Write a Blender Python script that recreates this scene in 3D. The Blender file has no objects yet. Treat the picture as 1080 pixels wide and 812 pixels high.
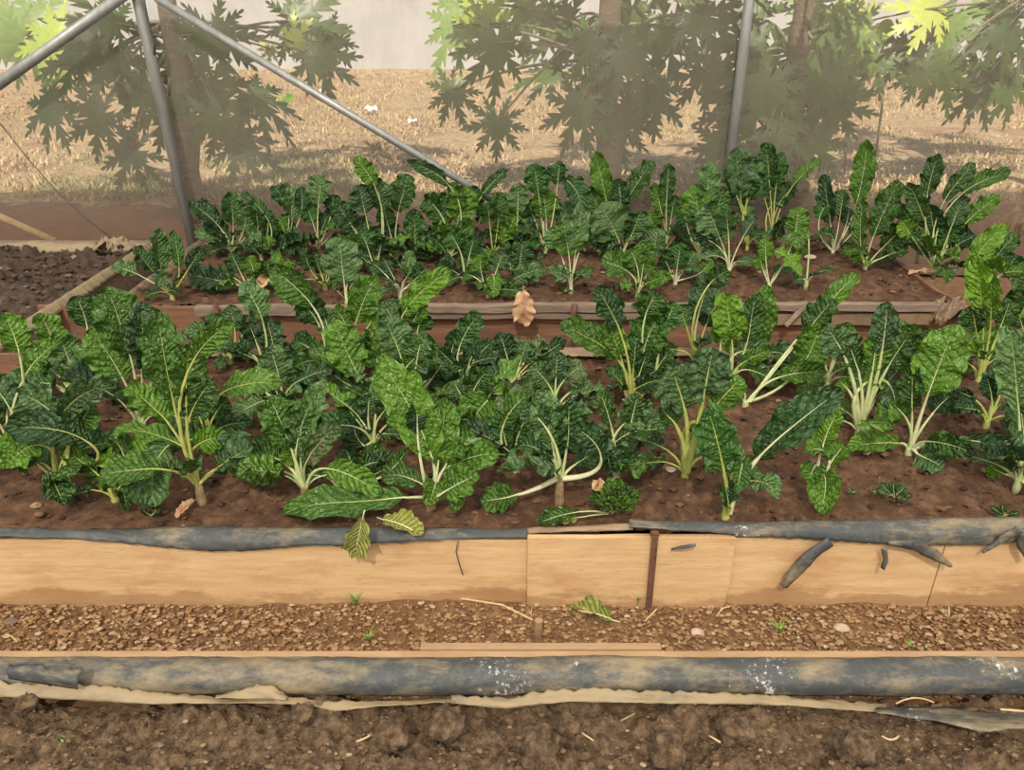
import bpy, math, random
import numpy as np
from mathutils import Vector, noise
R = math.radians
# ---------------------------------------------------------------- camera
sc = bpy.context.scene
CAMH, PITCH, FPX = 1.4, R(26.0), 811.0
cd = bpy.data.cameras.new('camera'); cam = bpy.data.objects.new('camera', cd); sc.collection.objects.link(cam)
cam.location = (0, 0, CAMH); cam.rotation_euler = (R(90) - PITCH, 0, 0)
cd.sensor_fit = 'HORIZONTAL'; cd.sensor_width = 36.0; cd.lens = 36.0 * FPX / 1080.0
cd.clip_start = 0.02; cd.clip_end = 300
sc.camera = cam
# ---------------------------------------------------------------- world, sun, exposure
SUN_E, SUN_A = R(48), R(8)
w = bpy.data.worlds.new('sky'); sc.world = w; w.use_nodes = True
nt = w.node_tree; nt.nodes.clear()
sky = nt.nodes.new('ShaderNodeTexSky'); sky.sky_type = 'NISHITA'; sky.sun_disc = False
sky.sun_elevation = SUN_E; sky.sun_rotation = math.pi + SUN_A; sky.air_density = 1.0; sky.dust_density = 3.0
bg = nt.nodes.new('ShaderNodeBackground'); bg.inputs[1].default_value = 0.115
ow = nt.nodes.new('ShaderNodeOutputWorld')
nt.links.new(sky.outputs[0], bg.inputs[0]); nt.links.new(bg.outputs[0], ow.inputs[0])
sl = bpy.data.lights.new('sun', 'SUN'); sl.energy = 7.6; sl.angle = R(0.6); sl.color = (1.0, 0.93, 0.82)
so = bpy.data.objects.new('sun', sl); sc.collection.objects.link(so)
sdir = Vector((math.sin(SUN_A) * math.cos(SUN_E), math.cos(SUN_A) * math.cos(SUN_E), -math.sin(SUN_E)))
so.rotation_euler = sdir.to_track_quat('-Z', 'Y').to_euler(); so.location = (0, -3, 8)
sc.view_settings.view_transform = 'Standard'; sc.view_settings.look = 'None'
sc.view_settings.gamma = 1.0; sc.view_settings.use_curve_mapping = False
sc.view_settings.exposure = 0.2
sc.cycles.max_bounces = 8; sc.cycles.transparent_max_bounces = 16

# ---------------------------------------------------------------- helpers
FW = Vector((0, math.cos(PITCH), -math.sin(PITCH))); UP = Vector((0, math.sin(PITCH), math.cos(PITCH)))
CAM = Vector((0, 0, CAMH))
def ray(px, py): return FW + Vector(((px - 540) / FPX, 0, 0)) + UP * ((406 - py) / FPX)
def at_z(px, py, z):
    d = ray(px, py); return CAM + d * ((z - CAMH) / d.z)
def at_y(px, py, y):
    d = ray(px, py); return CAM + d * (y / d.y)
def depth(p): return (p - CAM).dot(FW)
rng = random.Random(7)
def tag(o, label=None, cat=None, group=None, kind=None):
    if label: o['label'] = label
    if cat: o['category'] = cat
    if group: o['group'] = group
    if kind: o['kind'] = kind
    return o
def mesh_obj(name, verts, faces, m, parent=None, uv=None, smooth=True, uv2=None):
    me = bpy.data.meshes.new(name)
    me.from_pydata([tuple(v) for v in verts], [], [tuple(int(i) for i in f) for f in faces])
    if m: me.materials.append(m)
    if smooth: me.polygons.foreach_set('use_smooth', [True] * len(me.polygons))
    li = None
    for nm, U in (('UVMap', uv), ('metric', uv2)):
        if U is None: continue
        if li is None:
            li = np.empty(len(me.loops), dtype=np.int32); me.loops.foreach_get('vertex_index', li)
        l = me.uv_layers.new(name=nm)
        l.data.foreach_set('uv', np.asarray(U, dtype=np.float32)[li].ravel())
    me.update()
    o = bpy.data.objects.new(name, me); sc.collection.objects.link(o)
    if parent: o.parent = parent
    return o
def empty(name, loc):
    o = bpy.data.objects.new(name, None); sc.collection.objects.link(o); o.location = loc
    o.empty_display_size = 0.05
    return o
def rel(pts, root): 
    L = root.location; return [(p[0] - L.x, p[1] - L.y, p[2] - L.z) for p in pts]
class MB:
    def __init__(s): s.v = []; s.f = []
    def add(s, v, f):
        n = len(s.v); s.v += [tuple(a) for a in v]; s.f += [tuple(i + n for i in q) for q in f]
    def box(s, x0, x1, y0, y1, z0, z1):
        v = [(x, y, z) for x in (x0, x1) for y in (y0, y1) for z in (z0, z1)]
        s.add(v, [(0, 1, 3, 2), (4, 6, 7, 5), (0, 4, 5, 1), (2, 3, 7, 6), (0, 2, 6, 4), (1, 5, 7, 3)])
    def tube(s, pts, rad, n=10, flat=1.0, nrm=None, cap=True):
        pts = [Vector(p) for p in pts]; N = len(pts); vs = []; fs = []
        for i, p in enumerate(pts):
            t = (pts[min(i + 1, N - 1)] - pts[max(i - 1, 0)]).normalized()
            ref = nrm if nrm is not None else (Vector((0, 0, 1)) if abs(t.z) < 0.95 else Vector((0, 1, 0)))
            a = t.cross(ref)
            a = a.normalized() if a.length > 1e-5 else Vector((1, 0, 0))
            b = a.cross(t).normalized()
            r = rad[i] if hasattr(rad, '__len__') else rad
            for k in range(n):
                q = 2 * math.pi * k / n
                vs.append(p + a * (r * math.cos(q)) + b * (r * flat * math.sin(q)))
        for i in range(N - 1):
            for k in range(n):
                k2 = (k + 1) % n
                fs.append((i * n + k, i * n + k2, (i + 1) * n + k2, (i + 1) * n + k))
        if cap:
            fs.append(tuple(range(n - 1, -1, -1))); fs.append(tuple((N - 1) * n + k for k in range(n)))
        s.add(vs, fs)
    def build(s, name, m, parent=None, smooth=False, bevel=0):
        v = rel(s.v, parent) if parent else s.v
        o = mesh_obj(name, v, s.f, m, parent, smooth=smooth)
        if bevel:
            b = o.modifiers.new('bevel', 'BEVEL'); b.width = bevel; b.segments = 2; b.limit_method = 'ANGLE'
        return o
def fbm(x, y, z=0.0, o=4):
    return noise.fractal(Vector((x, y, z)), 0.6, 2.1, o)

# ---------------------------------------------------------------- materials
def mat(name):
    m = bpy.data.materials.new(name); m.use_nodes = True
    n = m.node_tree; b = n.nodes['Principled BSDF']
    return m, n, b
def N(n, t, **k):
    x = n.nodes.new(t)
    for a, b in k.items(): setattr(x, a, b)
    return x
def noise_tex(n, scale, detail=4, rough=0.6, vec=None, coord='Object', stretch=None):
    tc = N(n, 'ShaderNodeTexCoord')
    src = vec if vec is not None else tc.outputs[coord]
    if stretch:
        mp = N(n, 'ShaderNodeMapping'); mp.inputs['Scale'].default_value = stretch
        n.links.new(src, mp.inputs['Vector']); src = mp.outputs[0]
    t = N(n, 'ShaderNodeTexNoise'); t.inputs['Scale'].default_value = scale
    t.inputs['Detail'].default_value = detail; t.inputs['Roughness'].default_value = rough
    n.links.new(src, t.inputs['Vector']); return t.outputs['Fac']
def ramp(n, fac, stops):
    r = N(n, 'ShaderNodeValToRGB'); e = r.color_ramp.elements
    while len(e) < len(stops): e.new(0.5)
    for i, (p, c) in enumerate(stops):
        e[i].position = p; e[i].color = (*c, 1) if len(c) == 3 else c
    n.links.new(fac, r.inputs[0]); return r.outputs[0]
def mixc(n, fac, a, b, mode='MIX'):
    m = N(n, 'ShaderNodeMix', data_type='RGBA', blend_type=mode)
    if isinstance(fac, (int, float)): m.inputs[0].default_value = fac
    else: n.links.new(fac, m.inputs[0])
    for s, v in ((6, a), (7, b)):
        if isinstance(v, tuple): m.inputs[s].default_value = (*v, 1)
        else: n.links.new(v, m.inputs[s])
    return m.outputs[2]
def bump(n, b, h, strength=0.5, dist=0.01):
    x = N(n, 'ShaderNodeBump'); x.inputs['Strength'].default_value = strength; x.inputs['Distance'].default_value = dist
    n.links.new(h, x.inputs['Height']); n.links.new(x.outputs[0], b.inputs['Normal'])
def simple(name, stops, scale=8, rough=0.8, bmp=0.4, bscale=60, dist=0.004, stretch=None, metal=0.0, detail=6):
    m, n, b = mat(name)
    f = noise_tex(n, scale, detail, 0.65, stretch=stretch)
    n.links.new(ramp(n, f, stops), b.inputs['Base Color'])
    b.inputs['Roughness'].default_value = rough; b.inputs['Metallic'].default_value = metal
    if bmp: bump(n, b, noise_tex(n, bscale, 5, 0.7, stretch=stretch), bmp, dist)
    return m
M = {}
def math_(n, op, a, b=None, c=None):
    x = N(n, 'ShaderNodeMath', operation=op)
    for i, v in enumerate((a, b, c)):
        if v is None: continue
        if isinstance(v, (int, float)): x.inputs[i].default_value = v
        else: n.links.new(v, x.inputs[i])
    return x.outputs[0]
def leaf_mat(name, dark, light, vein, rough=0.33, trans=0.16, spots=None):
    m, n, b = mat(name)
    uvn = N(n, 'ShaderNodeUVMap', uv_map='UVMap'); sep = N(n, 'ShaderNodeSeparateXYZ'); n.links.new(uvn.outputs[0], sep.inputs[0])
    met = N(n, 'ShaderNodeUVMap', uv_map='metric')
    nz = noise_tex(n, 55, 3, 0.6, vec=met.outputs[0]); big = noise_tex(n, 14, 2, 0.5, vec=met.outputs[0])
    au = math_(n, 'ABSOLUTE', sep.outputs[0])
    q = math_(n, 'SUBTRACT', math_(n, 'MULTIPLY', sep.outputs[1], 9.0), math_(n, 'MULTIPLY', au, 1.9))
    q = math_(n, 'ADD', q, math_(n, 'MULTIPLY', nz, 0.55))
    s = math_(n, 'ABSOLUTE', math_(n, 'SINE', math_(n, 'MULTIPLY', q, math.pi)))
    vm = math_(n, 'SUBTRACT', 1.0, math_(n, 'MULTIPLY', s, 6.0)); vm = math_(n, 'MAXIMUM', vm, 0.0)
    vm = math_(n, 'MULTIPLY', vm, math_(n, 'SUBTRACT', 1.0, math_(n, 'MULTIPLY', au, 0.75)))
    vr = N(n, 'ShaderNodeTexVoronoi'); vr.feature = 'DISTANCE_TO_EDGE'; vr.inputs['Scale'].default_value = 75
    n.links.new(met.outputs[0], vr.inputs['Vector'])
    cell = math_(n, 'MINIMUM', math_(n, 'MULTIPLY', vr.outputs['Distance'], 3.2), 1.0)
    oi = N(n, 'ShaderNodeObjectInfo')
    f = math_(n, 'ADD', math_(n, 'MULTIPLY', big, 0.9), math_(n, 'MULTIPLY', math_(n, 'SUBTRACT', oi.outputs['Random'], 0.5), 1.0))
    f = math_(n, 'ADD', f, math_(n, 'MULTIPLY', math_(n, 'SUBTRACT', nz, 0.5), 0.5))
    base = ramp(n, f, [(0.15, dark), (0.85, light)])
    netv = math_(n, 'MULTIPLY', math_(n, 'SUBTRACT', 1.0, cell), 0.22)
    base = mixc(n, netv, base, vein)
    col = mixc(n, math_(n, 'MULTIPLY', vm, 0.55), base, vein)
    if spots: 
        sp = noise_tex(n, 30, 4, 0.7, vec=met.outputs[0])
        col = mixc(n, ramp(n, sp, [(0.52, (0, 0, 0)), (0.62, (1, 1, 1))]), col, spots)
    n.links.new(col, b.inputs['Base Color']); b.inputs['Roughness'].default_value = rough
    b.inputs['Specular IOR Level'].default_value = 0.55
    hh = math_(n, 'ADD', math_(n, 'MULTIPLY', cell, 0.5), math_(n, 'MULTIPLY', math_(n, 'SQRT', s), 1.0))
    hh = math_(n, 'ADD', hh, math_(n, 'MULTIPLY', nz, 1.2))
    bump(n, b, hh, 1.0, 0.006)
    tr = N(n, 'ShaderNodeBsdfTranslucent'); n.links.new(mixc(n, 0.5, col, light), tr.inputs[0])
    ms = N(n, 'ShaderNodeMixShader'); ms.inputs[0].default_value = trans
    n.links.new(b.outputs[0], ms.inputs[1]); n.links.new(tr.outputs[0], ms.inputs[2])
    n.links.new(ms.outputs[0], n.nodes['Material Output'].inputs[0])
    return m
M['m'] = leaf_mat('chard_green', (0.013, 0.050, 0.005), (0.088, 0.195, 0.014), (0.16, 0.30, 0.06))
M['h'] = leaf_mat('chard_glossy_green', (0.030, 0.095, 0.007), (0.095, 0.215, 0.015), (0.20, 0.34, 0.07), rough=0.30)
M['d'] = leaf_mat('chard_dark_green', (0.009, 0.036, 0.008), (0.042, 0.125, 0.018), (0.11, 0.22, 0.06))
M['b'] = leaf_mat('chard_bright_green', (0.040, 0.135, 0.006), (0.14, 0.31, 0.014), (0.32, 0.46, 0.09), trans=0.25)
M['g'] = leaf_mat('chard_grey_green', (0.022, 0.066, 0.018), (0.088, 0.185, 0.046), (0.24, 0.36, 0.14), rough=0.4)
M['s'] = leaf_mat('chard_spotted', (0.06, 0.12, 0.03), (0.13, 0.20, 0.06), (0.30, 0.36, 0.16), rough=0.5, spots=(0.22, 0.20, 0.10))
M['y'] = leaf_mat('chard_yellowing', (0.22, 0.26, 0.04), (0.40, 0.41, 0.09), (0.44, 0.45, 0.14), rough=0.5, trans=0.25)
M['stalk'] = simple('pale_stalk', [(0.3, (0.34, 0.42, 0.15)), (0.7, (0.56, 0.58, 0.30))], 25, 0.4, 0.15, 120, 0.002)
M['stalkw'] = simple('white_stalk', [(0.3, (0.44, 0.46, 0.25)), (0.7, (0.62, 0.60, 0.38))], 25, 0.4, 0.15, 120, 0.002)
M['stalky'] = simple('yellow_stalk', [(0.3, (0.26, 0.33, 0.06)), (0.7, (0.48, 0.48, 0.15))], 25, 0.4, 0.15, 120, 0.002)
M['crown'] = simple('root_crown', [(0.3, (0.16, 0.085, 0.04)), (0.7, (0.45, 0.33, 0.17))], 60, 0.9, 0.9, 90, 0.006)
M['soil'] = simple('bed_soil', [(0.3, (0.040, 0.018, 0.008)), (0.5, (0.098, 0.046, 0.021)), (0.72, (0.19, 0.105, 0.052))], 26, 0.95, 0.8, 120, 0.006)
M['darksoil'] = simple('dark_soil', [(0.3, (0.035, 0.022, 0.014)), (0.6, (0.085, 0.053, 0.033)), (0.8, (0.17, 0.11, 0.07))], 24, 0.95, 0.8, 110, 0.006)
M['nearsoil'] = simple('near_soil', [(0.36, (0.060, 0.034, 0.017)), (0.5, (0.165, 0.102, 0.053)), (0.72, (0.33, 0.23, 0.13))], 45, 0.95, 1.0, 160, 0.01)
M['gravelbase'] = simple('path_earth', [(0.3, (0.13, 0.065, 0.03)), (0.6, (0.25, 0.135, 0.06)), (0.8, (0.36, 0.22, 0.11))], 30, 0.95, 0.9, 150, 0.006)
def board_mat(name, a, b_, c, stain):
    m, n, b = mat(name)
    g = noise_tex(n, 5, 8, 0.65, stretch=(1.2, 6, 14)); blot = noise_tex(n, 3.2, 6, 0.7, stretch=(1, 1, 2.5))
    col = ramp(n, g, [(0.3, a), (0.55, b_), (0.75, c)])
    col = mixc(n, ramp(n, blot, [(0.50, (0, 0, 0)), (0.72, (0.85, 0.85, 0.85))]), col, stain)
    fine = noise_tex(n, 30, 4, 0.7, stretch=(1, 6, 9))
    col = mixc(n, ramp(n, fine, [(0.60, (0, 0, 0)), (0.68, (0.75, 0.75, 0.75))]), col, stain)
    tc = N(n, 'ShaderNodeTexCoord'); sp = N(n, 'ShaderNodeSeparateXYZ'); n.links.new(tc.outputs['Object'], sp.inputs[0])
    zz = math_(n, 'ADD', sp.outputs[2], math_(n, 'MULTIPLY', math_(n, 'SUBTRACT', blot, 0.35), -0.22))
    n.links.new(mixc(n, ramp(n, zz, [(0.0, (0.5, 0.5, 0.5)), (0.02, (0, 0, 0))]), col, tuple(x * 0.6 for x in stain)), b.inputs['Base Color'])
    b.inputs['Roughness'].default_value = 0.75; bump(n, b, g, 0.3, 0.004)
    return m
M['board'] = board_mat('pale_plywood', (0.50, 0.315, 0.150), (0.61, 0.405, 0.205), (0.68, 0.475, 0.265), (0.43, 0.215, 0.09))
M['oldboard'] = board_mat('weathered_board', (0.14, 0.065, 0.036), (0.22, 0.11, 0.062), (0.30, 0.17, 0.10), (0.11, 0.06, 0.04))
M['greywood'] = board_mat('grey_wood', (0.15, 0.105, 0.075), (0.25, 0.185, 0.135), (0.36, 0.28, 0.21), (0.12, 0.08, 0.06))
M['tanwood'] = board_mat('tan_wood', (0.31, 0.19, 0.10), (0.38, 0.245, 0.13), (0.44, 0.30, 0.16), (0.28, 0.16, 0.08))
def plastic_mat(name, dust=(0.25, 0.195, 0.112), black=(0.05, 0.055, 0.055), p0=0.47, p1=0.63, white=True, sc_=5):
    m, n, b = mat(name)
    f = noise_tex(n, sc_, 10, 0.74, stretch=(1, 2.4, 2.4))
    col = mixc(n, ramp(n, f, [(p0, (0, 0, 0)), (p1, (1, 1, 1))]), black, dust)
    f2 = noise_tex(n, 40, 4, 0.7)
    col = mixc(n, ramp(n, f2, [(0.50, (0, 0, 0)), (0.8, (0.5, 0.5, 0.5))]), col, (0.20, 0.19, 0.16))
    if white:
        f3 = noise_tex(n, 4, 2, 0.5); f4 = noise_tex(n, 55, 6, 0.8)
        ff = math_(n, 'MULTIPLY', f3, f4)
        col = mixc(n, ramp(n, ff, [(0.375, (0, 0, 0)), (0.42, (0.8, 0.8, 0.8))]), col, (0.65, 0.64, 0.60))
    n.links.new(col, b.inputs['Base Color']); b.inputs['Roughness'].default_value = 0.6
    bump(n, b, noise_tex(n, 25, 5, 0.6), 0.5, 0.006)
    return m
M['plastic'] = plastic_mat('dusty_black_plastic')
M['plastic2'] = plastic_mat('black_plastic_worn', p0=0.5, p1=0.64, white=False)
M['plastictan'] = plastic_mat('dust_caked_plastic', dust=(0.29, 0.22, 0.12), black=(0.14, 0.11, 0.07), p0=0.3, p1=0.5, white=False)
M['plasticbrown'] = plastic_mat('dusty_brown_sheet', dust=(0.30, 0.20, 0.11), black=(0.13, 0.09, 0.06), p0=0.35, p1=0.6, white=False)
M['rust'] = simple('rusty_steel', [(0.3, (0.06, 0.03, 0.02)), (0.6, (0.17, 0.075, 0.04)), (0.8, (0.30, 0.15, 0.09))], 40, 0.8, 0.6, 120, 0.003)
M['pipe'] = simple('galvanised_steel', [(0.3, (0.26, 0.26, 0.245)), (0.7, (0.42, 0.42, 0.40))], 10, 0.42, 0.1, 60, 0.001, metal=0.3, stretch=(3, 3, 0.5))
M['wire'] = simple('dark_wire', [(0.3, (0.05, 0.05, 0.05)), (0.7, (0.10, 0.10, 0.09))], 10, 0.6, 0)
M['dead'] = simple('dead_leaf', [(0.3, (0.32, 0.14, 0.07)), (0.55, (0.55, 0.36, 0.20)), (0.8, (0.50, 0.46, 0.25))], 22, 0.8, 0.7, 60, 0.006)
M['straw'] = simple('straw', [(0.3, (0.42, 0.28, 0.13)), (0.7, (0.66, 0.50, 0.28))], 30, 0.85, 0)
M['litter'] = simple('pale_litter', [(0.3, (0.6, 0.6, 0.6)), (0.7, (0.8, 0.8, 0.78))], 10, 0.6, 0)
M['bark'] = simple('papaya_bark', [(0.3, (0.07, 0.048, 0.03)), (0.7, (0.15, 0.11, 0.07))], 10, 0.9, 0.8, 20, 0.02, stretch=(1, 1, 4))
def papaya_mat(name, a, b_, tr):
    m, n, b = mat(name); oi = N(n, 'ShaderNodeObjectInfo')
    col = ramp(n, math_(n, 'ADD', math_(n, 'MULTIPLY', noise_tex(n, 9, 3, 0.5), 0.6), math_(n, 'MULTIPLY', oi.outputs['Random'], 0.4)), [(0.2, a), (0.8, b_)])
    n.links.new(col, b.inputs['Base Color']); b.inputs['Roughness'].default_value = 0.45
    t = N(n, 'ShaderNodeBsdfTranslucent'); n.links.new(col, t.inputs[0])
    ms = N(n, 'ShaderNodeMixShader'); ms.inputs[0].default_value = tr
    n.links.new(b.outputs[0], ms.inputs[1]); n.links.new(t.outputs[0], ms.inputs[2]); n.links.new(ms.outputs[0], n.nodes['Material Output'].inputs[0])
    return m
M['pap'] = papaya_mat('papaya_leaf', (0.025, 0.05, 0.010), (0.08, 0.14, 0.030), 0.2)
M['papy'] = papaya_mat('papaya_leaf_yellow', (0.30, 0.42, 0.06), (0.55, 0.58, 0.12), 0.3)
M['papsun'] = papaya_mat('papaya_leaf_sunlit', (0.12, 0.20, 0.05), (0.26, 0.38, 0.11), 0.25)  # brighter copy of the papaya leaf, with sunlight put into its colour
M['papstem'] = simple('papaya_petiole', [(0.3, (0.09, 0.08, 0.04)), (0.7, (0.17, 0.16, 0.08))], 12, 0.6, 0)
M['banana'] = papaya_mat('broad_leaf', (0.16, 0.32, 0.04), (0.34, 0.52, 0.08), 0.3)
def ground_mat():
    m, n, b = mat('dry_field')
    f = noise_tex(n, 1.2, 8, 0.7); f2 = noise_tex(n, 14, 6, 0.75, stretch=(1, 2.2, 1)); f3 = noise_tex(n, 0.45, 3, 0.5)
    col = ramp(n, f2, [(0.3, (0.13, 0.066, 0.03)), (0.48, (0.32, 0.215, 0.105)), (0.66, (0.56, 0.43, 0.25))])
    col = mixc(n, ramp(n, f, [(0.50, (0, 0, 0)), (0.62, (0.8, 0.8, 0.8))]), col, (0.24, 0.115, 0.06))
    n.links.new(col, b.inputs['Base Color']); b.inputs['Roughness'].default_value = 0.95
    bump(n, b, f2, 0.9, 0.03)
    return m
M['field'] = ground_mat()
M['shadeearth'] = simple('shaded_red_earth', [(0.3, (0.12, 0.06, 0.033)), (0.6, (0.18, 0.095, 0.055)), (0.8, (0.26, 0.15, 0.09))], 9, 0.95, 0.6, 40, 0.01)  # brown soil darkened, with the greenhouse shadow put into its colour
M['wall'] = simple('pale_plaster', [(0.3, (0.30, 0.29, 0.28)), (0.7, (0.38, 0.37, 0.35))], 1.2, 0.9, 0)
M['grass'] = simple('green_grass', [(0.3, (0.12, 0.24, 0.03)), (0.7, (0.28, 0.45, 0.07))], 20, 0.7, 0)
M['drygrass'] = simple('dry_grass', [(0.3, (0.28, 0.19, 0.085)), (0.7, (0.52, 0.39, 0.21))], 6, 0.8, 0)
M['fieldgreen'] = simple('faded_grass', [(0.3, (0.12, 0.15, 0.045)), (0.7, (0.26, 0.27, 0.10))], 6, 0.8, 0)
M['fence_grey'] = M['pipe']
def net_mat():
    m, n, b = mat('insect_net')
    wv = noise_tex(n, 1.5, 4, 0.6, stretch=(5, 1, 0.35)); fine = noise_tex(n, 120, 2, 0.5, stretch=(1, 1, 0.15))
    df = N(n, 'ShaderNodeBsdfDiffuse'); tl = N(n, 'ShaderNodeBsdfTranslucent'); tp = N(n, 'ShaderNodeBsdfTransparent')
    tc = N(n, 'ShaderNodeTexCoord'); sp = N(n, 'ShaderNodeSeparateXYZ'); n.links.new(tc.outputs['Object'], sp.inputs[0])
    zz = math_(n, 'ADD', sp.outputs[2], math_(n, 'MULTIPLY', math_(n, 'SUBTRACT', wv, 0.5), 0.25))
    foot_tint = ramp(n, zz, [(0.28, (1, 1, 1)), (0.62, (0, 0, 0))])       # browner and less clear towards the foot of the net
    col = mixc(n, foot_tint, (0.62, 0.55, 0.43), (0.40, 0.26, 0.17))
    n.links.new(col, df.inputs[0]); n.links.new(col, tl.inputs[0])
    a = N(n, 'ShaderNodeMixShader'); a.inputs[0].default_value = 0.45
    n.links.new(df.outputs[0], a.inputs[1]); n.links.new(tl.outputs[0], a.inputs[2])
    c = N(n, 'ShaderNodeMixShader')
    fac = math_(n, 'ADD', 0.68, math_(n, 'MULTIPLY', math_(n, 'SUBTRACT', wv, 0.5), 0.22))
    fac = math_(n, 'ADD', fac, math_(n, 'MULTIPLY', math_(n, 'SUBTRACT', fine, 0.5), 0.12))
    fac = math_(n, 'SUBTRACT', fac, math_(n, 'MULTIPLY', foot_tint, 0.10))
    n.links.new(fac, c.inputs[0])
    n.links.new(a.outputs[0], c.inputs[1]); n.links.new(tp.outputs[0], c.inputs[2])
    n.links.new(c.outputs[0], n.nodes['Material Output'].inputs[0])
    return m
M['net'] = net_mat()
def film_mat():
    m, n, b = mat('greenhouse_film')
    tl = N(n, 'ShaderNodeBsdfTranslucent'); tl.inputs[0].default_value = (0.93, 0.88, 0.78, 1)
    tp = N(n, 'ShaderNodeBsdfTransparent'); tp.inputs[0].default_value = (1, 1, 1, 1)
    c = N(n, 'ShaderNodeMixShader'); c.inputs[0].default_value = 0.22
    n.links.new(tl.outputs[0], c.inputs[1]); n.links.new(tp.outputs[0], c.inputs[2])
    n.links.new(c.outputs[0], n.nodes['Material Output'].inputs[0])
    return m
M['film'] = film_mat()
# ---------------------------------------------------------------- setting
NETY = 4.3; EAVE = 2.64; SZ = 0.225
def grid(name, x0, x1, y0, y1, step, zf, m, skirt=None):
    nx = max(2, int((x1 - x0) / step)); ny = max(2, int((y1 - y0) / step))
    vs = []; fs = []
    for j in range(ny + 1):
        for i in range(nx + 1):
            x = x0 + (x1 - x0) * i / nx; y = y0 + (y1 - y0) * j / ny
            vs.append((x, y, zf(x, y)))
    for j in range(ny):
        for i in range(nx):
            a = j * (nx + 1) + i; fs.append((a, a + 1, a + nx + 2, a + nx + 1))
    return mesh_obj(name, vs, fs, m)
def mound(x, y):
    if y < 1.42 or y > 1.6: return 0.0
    return ((y - 1.42) / 0.13) * (0.010 + 0.012 * math.exp(-((x + 0.15) / 0.42) ** 2) + 0.008 * fbm(x * 6, 3, 1, 3))
g = grid('floor', -3.4, 3.4, -1.0, NETY, 0.04, lambda x, y: -0.004 + 0.008 * fbm(x * 5, y * 5) + mound(x, y), M['gravelbase']); tag(g, kind='structure')
def fz(x, y):
    d = max(0.0, min(1.0, (y - 6.2) / 1.0)); return -0.015 + d * 0.03 * fbm(x * 1.3, y * 1.3)
g = grid('ground_outside', -16, 16, NETY + 0.02, 26, 0.16, fz, M['field']); tag(g, kind='structure')
g = grid('ground_shaded_earth', -8, 8, NETY + 0.03, 6.35, 0.05, lambda x, y: 0.004 + 0.02 * fbm(x * 3, y * 3) - 0.12 * max(0, (y - 6.1) + 0.15 * fbm(x * 2, 3)) , M['shadeearth']); tag(g, kind='structure')  # strip of darker earth laid where the greenhouse shadow falls
mb = MB(); mb.box(-18, 18, 22.0, 22.25, -0.2, 3.2); tag(mb.build('wall_back', M['wall']), kind='structure')
# net side wall of the greenhouse: a slightly slack sheet with a real thickness-free weave
def netz(i, nx, j, nz): 
    x = -6 + 12 * i / nx; z = EAVE * j / nz
    return (x, NETY + 0.02 * math.sin(x * 1.9 + z) * (z / EAVE) + 0.008 * fbm(x * 4, z * 0.8), z + 0.02)
nx, nz = 120, 24
vs = [netz(i, nx, j, nz) for j in range(nz + 1) for i in range(nx + 1)]
fs = [(j * (nx + 1) + i, j * (nx + 1) + i + 1, (j + 1) * (nx + 1) + i + 1, (j + 1) * (nx + 1) + i) for j in range(nz) for i in range(nx)]
o = mesh_obj('wall_net', vs, fs, M['net']); tag(o, 'pale insect netting along the back of the greenhouse', 'net', kind='structure')
# roof film
prof = [(NETY + 0.05, EAVE), (3.2, 3.05), (2.0, 3.4), (0.5, 3.65), (-1.0, 3.6), (-2.6, 3.3), (-4.0, 2.75)]
vs = []; fs = []
for k, (y, z) in enumerate(prof): vs += [(-6.5, y, z), (6.5, y, z)]
for k in range(len(prof) - 1): fs.append((2 * k, 2 * k + 1, 2 * k + 3, 2 * k + 2))
tag(mesh_obj('ceiling', vs, fs, M['film']), kind='structure')

# pipes
def pipe(name, label, pts, r, m=M['pipe'], cat='pipe', group=None):
    mb = MB(); mb.tube(pts, r, 14); root = empty(name, Vector(pts[0])); tag(root, label, cat, group); mb.build('tube', m, root, smooth=True); return root
PY = NETY - 0.07
def up(p, z): return Vector((p.x, p.y, z))
a = at_y(202, 250, PY); b = at_y(146, 2, PY)
d = (b - a); pt = a + d * ((2.6 - a.z) / d.z); pb = a - d * (a.z / d.z)
left_post = pipe('greenhouse_post', 'grey steel post beside the left corner of the back bed', [pb, pt], 0.028, cat='post')
a = at_y(769, 178, PY); b = at_y(790, 2, PY); d = b - a
right_post = pipe('greenhouse_post', 'grey steel post right of centre behind the tall-stalked chard', [a - d * (a.z / d.z), a + d * ((2.6 - a.z) / d.z)], 0.027, cat='post')
j = at_y(143, -14, PY - 0.055)
e = at_y(0, 88, PY - 0.055); e2 = j + (e - j) * 1.7
pipe('brace_pipe', 'grey steel brace sloping down left from the left post', [e2, j], 0.026, cat='brace')
j2 = at_y(165, -2, PY - 0.055); e = at_y(488, 192, PY - 0.055); e = j2 + (e - j2) * 1.35
pipe('brace_pipe', 'long grey steel brace sloping down right behind the back row', [j2, e], 0.019, cat='brace')
mb = MB(); jj = at_y(148, -30, PY - 0.02); mb.box(jj.x - 0.09, jj.x + 0.12, PY - 0.09, PY - 0.06, jj.z - 0.03, jj.z + 0.03)
a = at_y(-30, 215, 4.6); b = at_y(58, 254, 4.45)
pipe('bamboo_pole', 'tan pole leaning low outside the net at the far left', [a, b], 0.02, M['straw'], 'pole')
pts = [at_y(x, y, NETY - 0.02) for x, y in ((-20, 105), (0, 130), (30, 168), (60, 202), (90, 230), (124, 256))]
mb = MB(); mb.tube(pts, 0.0025, 6); tag(mb.build('tie_wire', M['wire'], smooth=True), 'thin dark wire hanging against the net at left', 'wire')
mb = MB(); 
pts = [at_y(x, y, PY - 0.035) for x, y in ((150, -10), (154, 12), (158, 30), (163, 45), (163, 58))]
mb.tube(pts, 0.006, 6); tag(mb.build('tie_rope', M['wire'], smooth=True), 'short dark tie hanging beside the left post top', 'rope')

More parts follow.
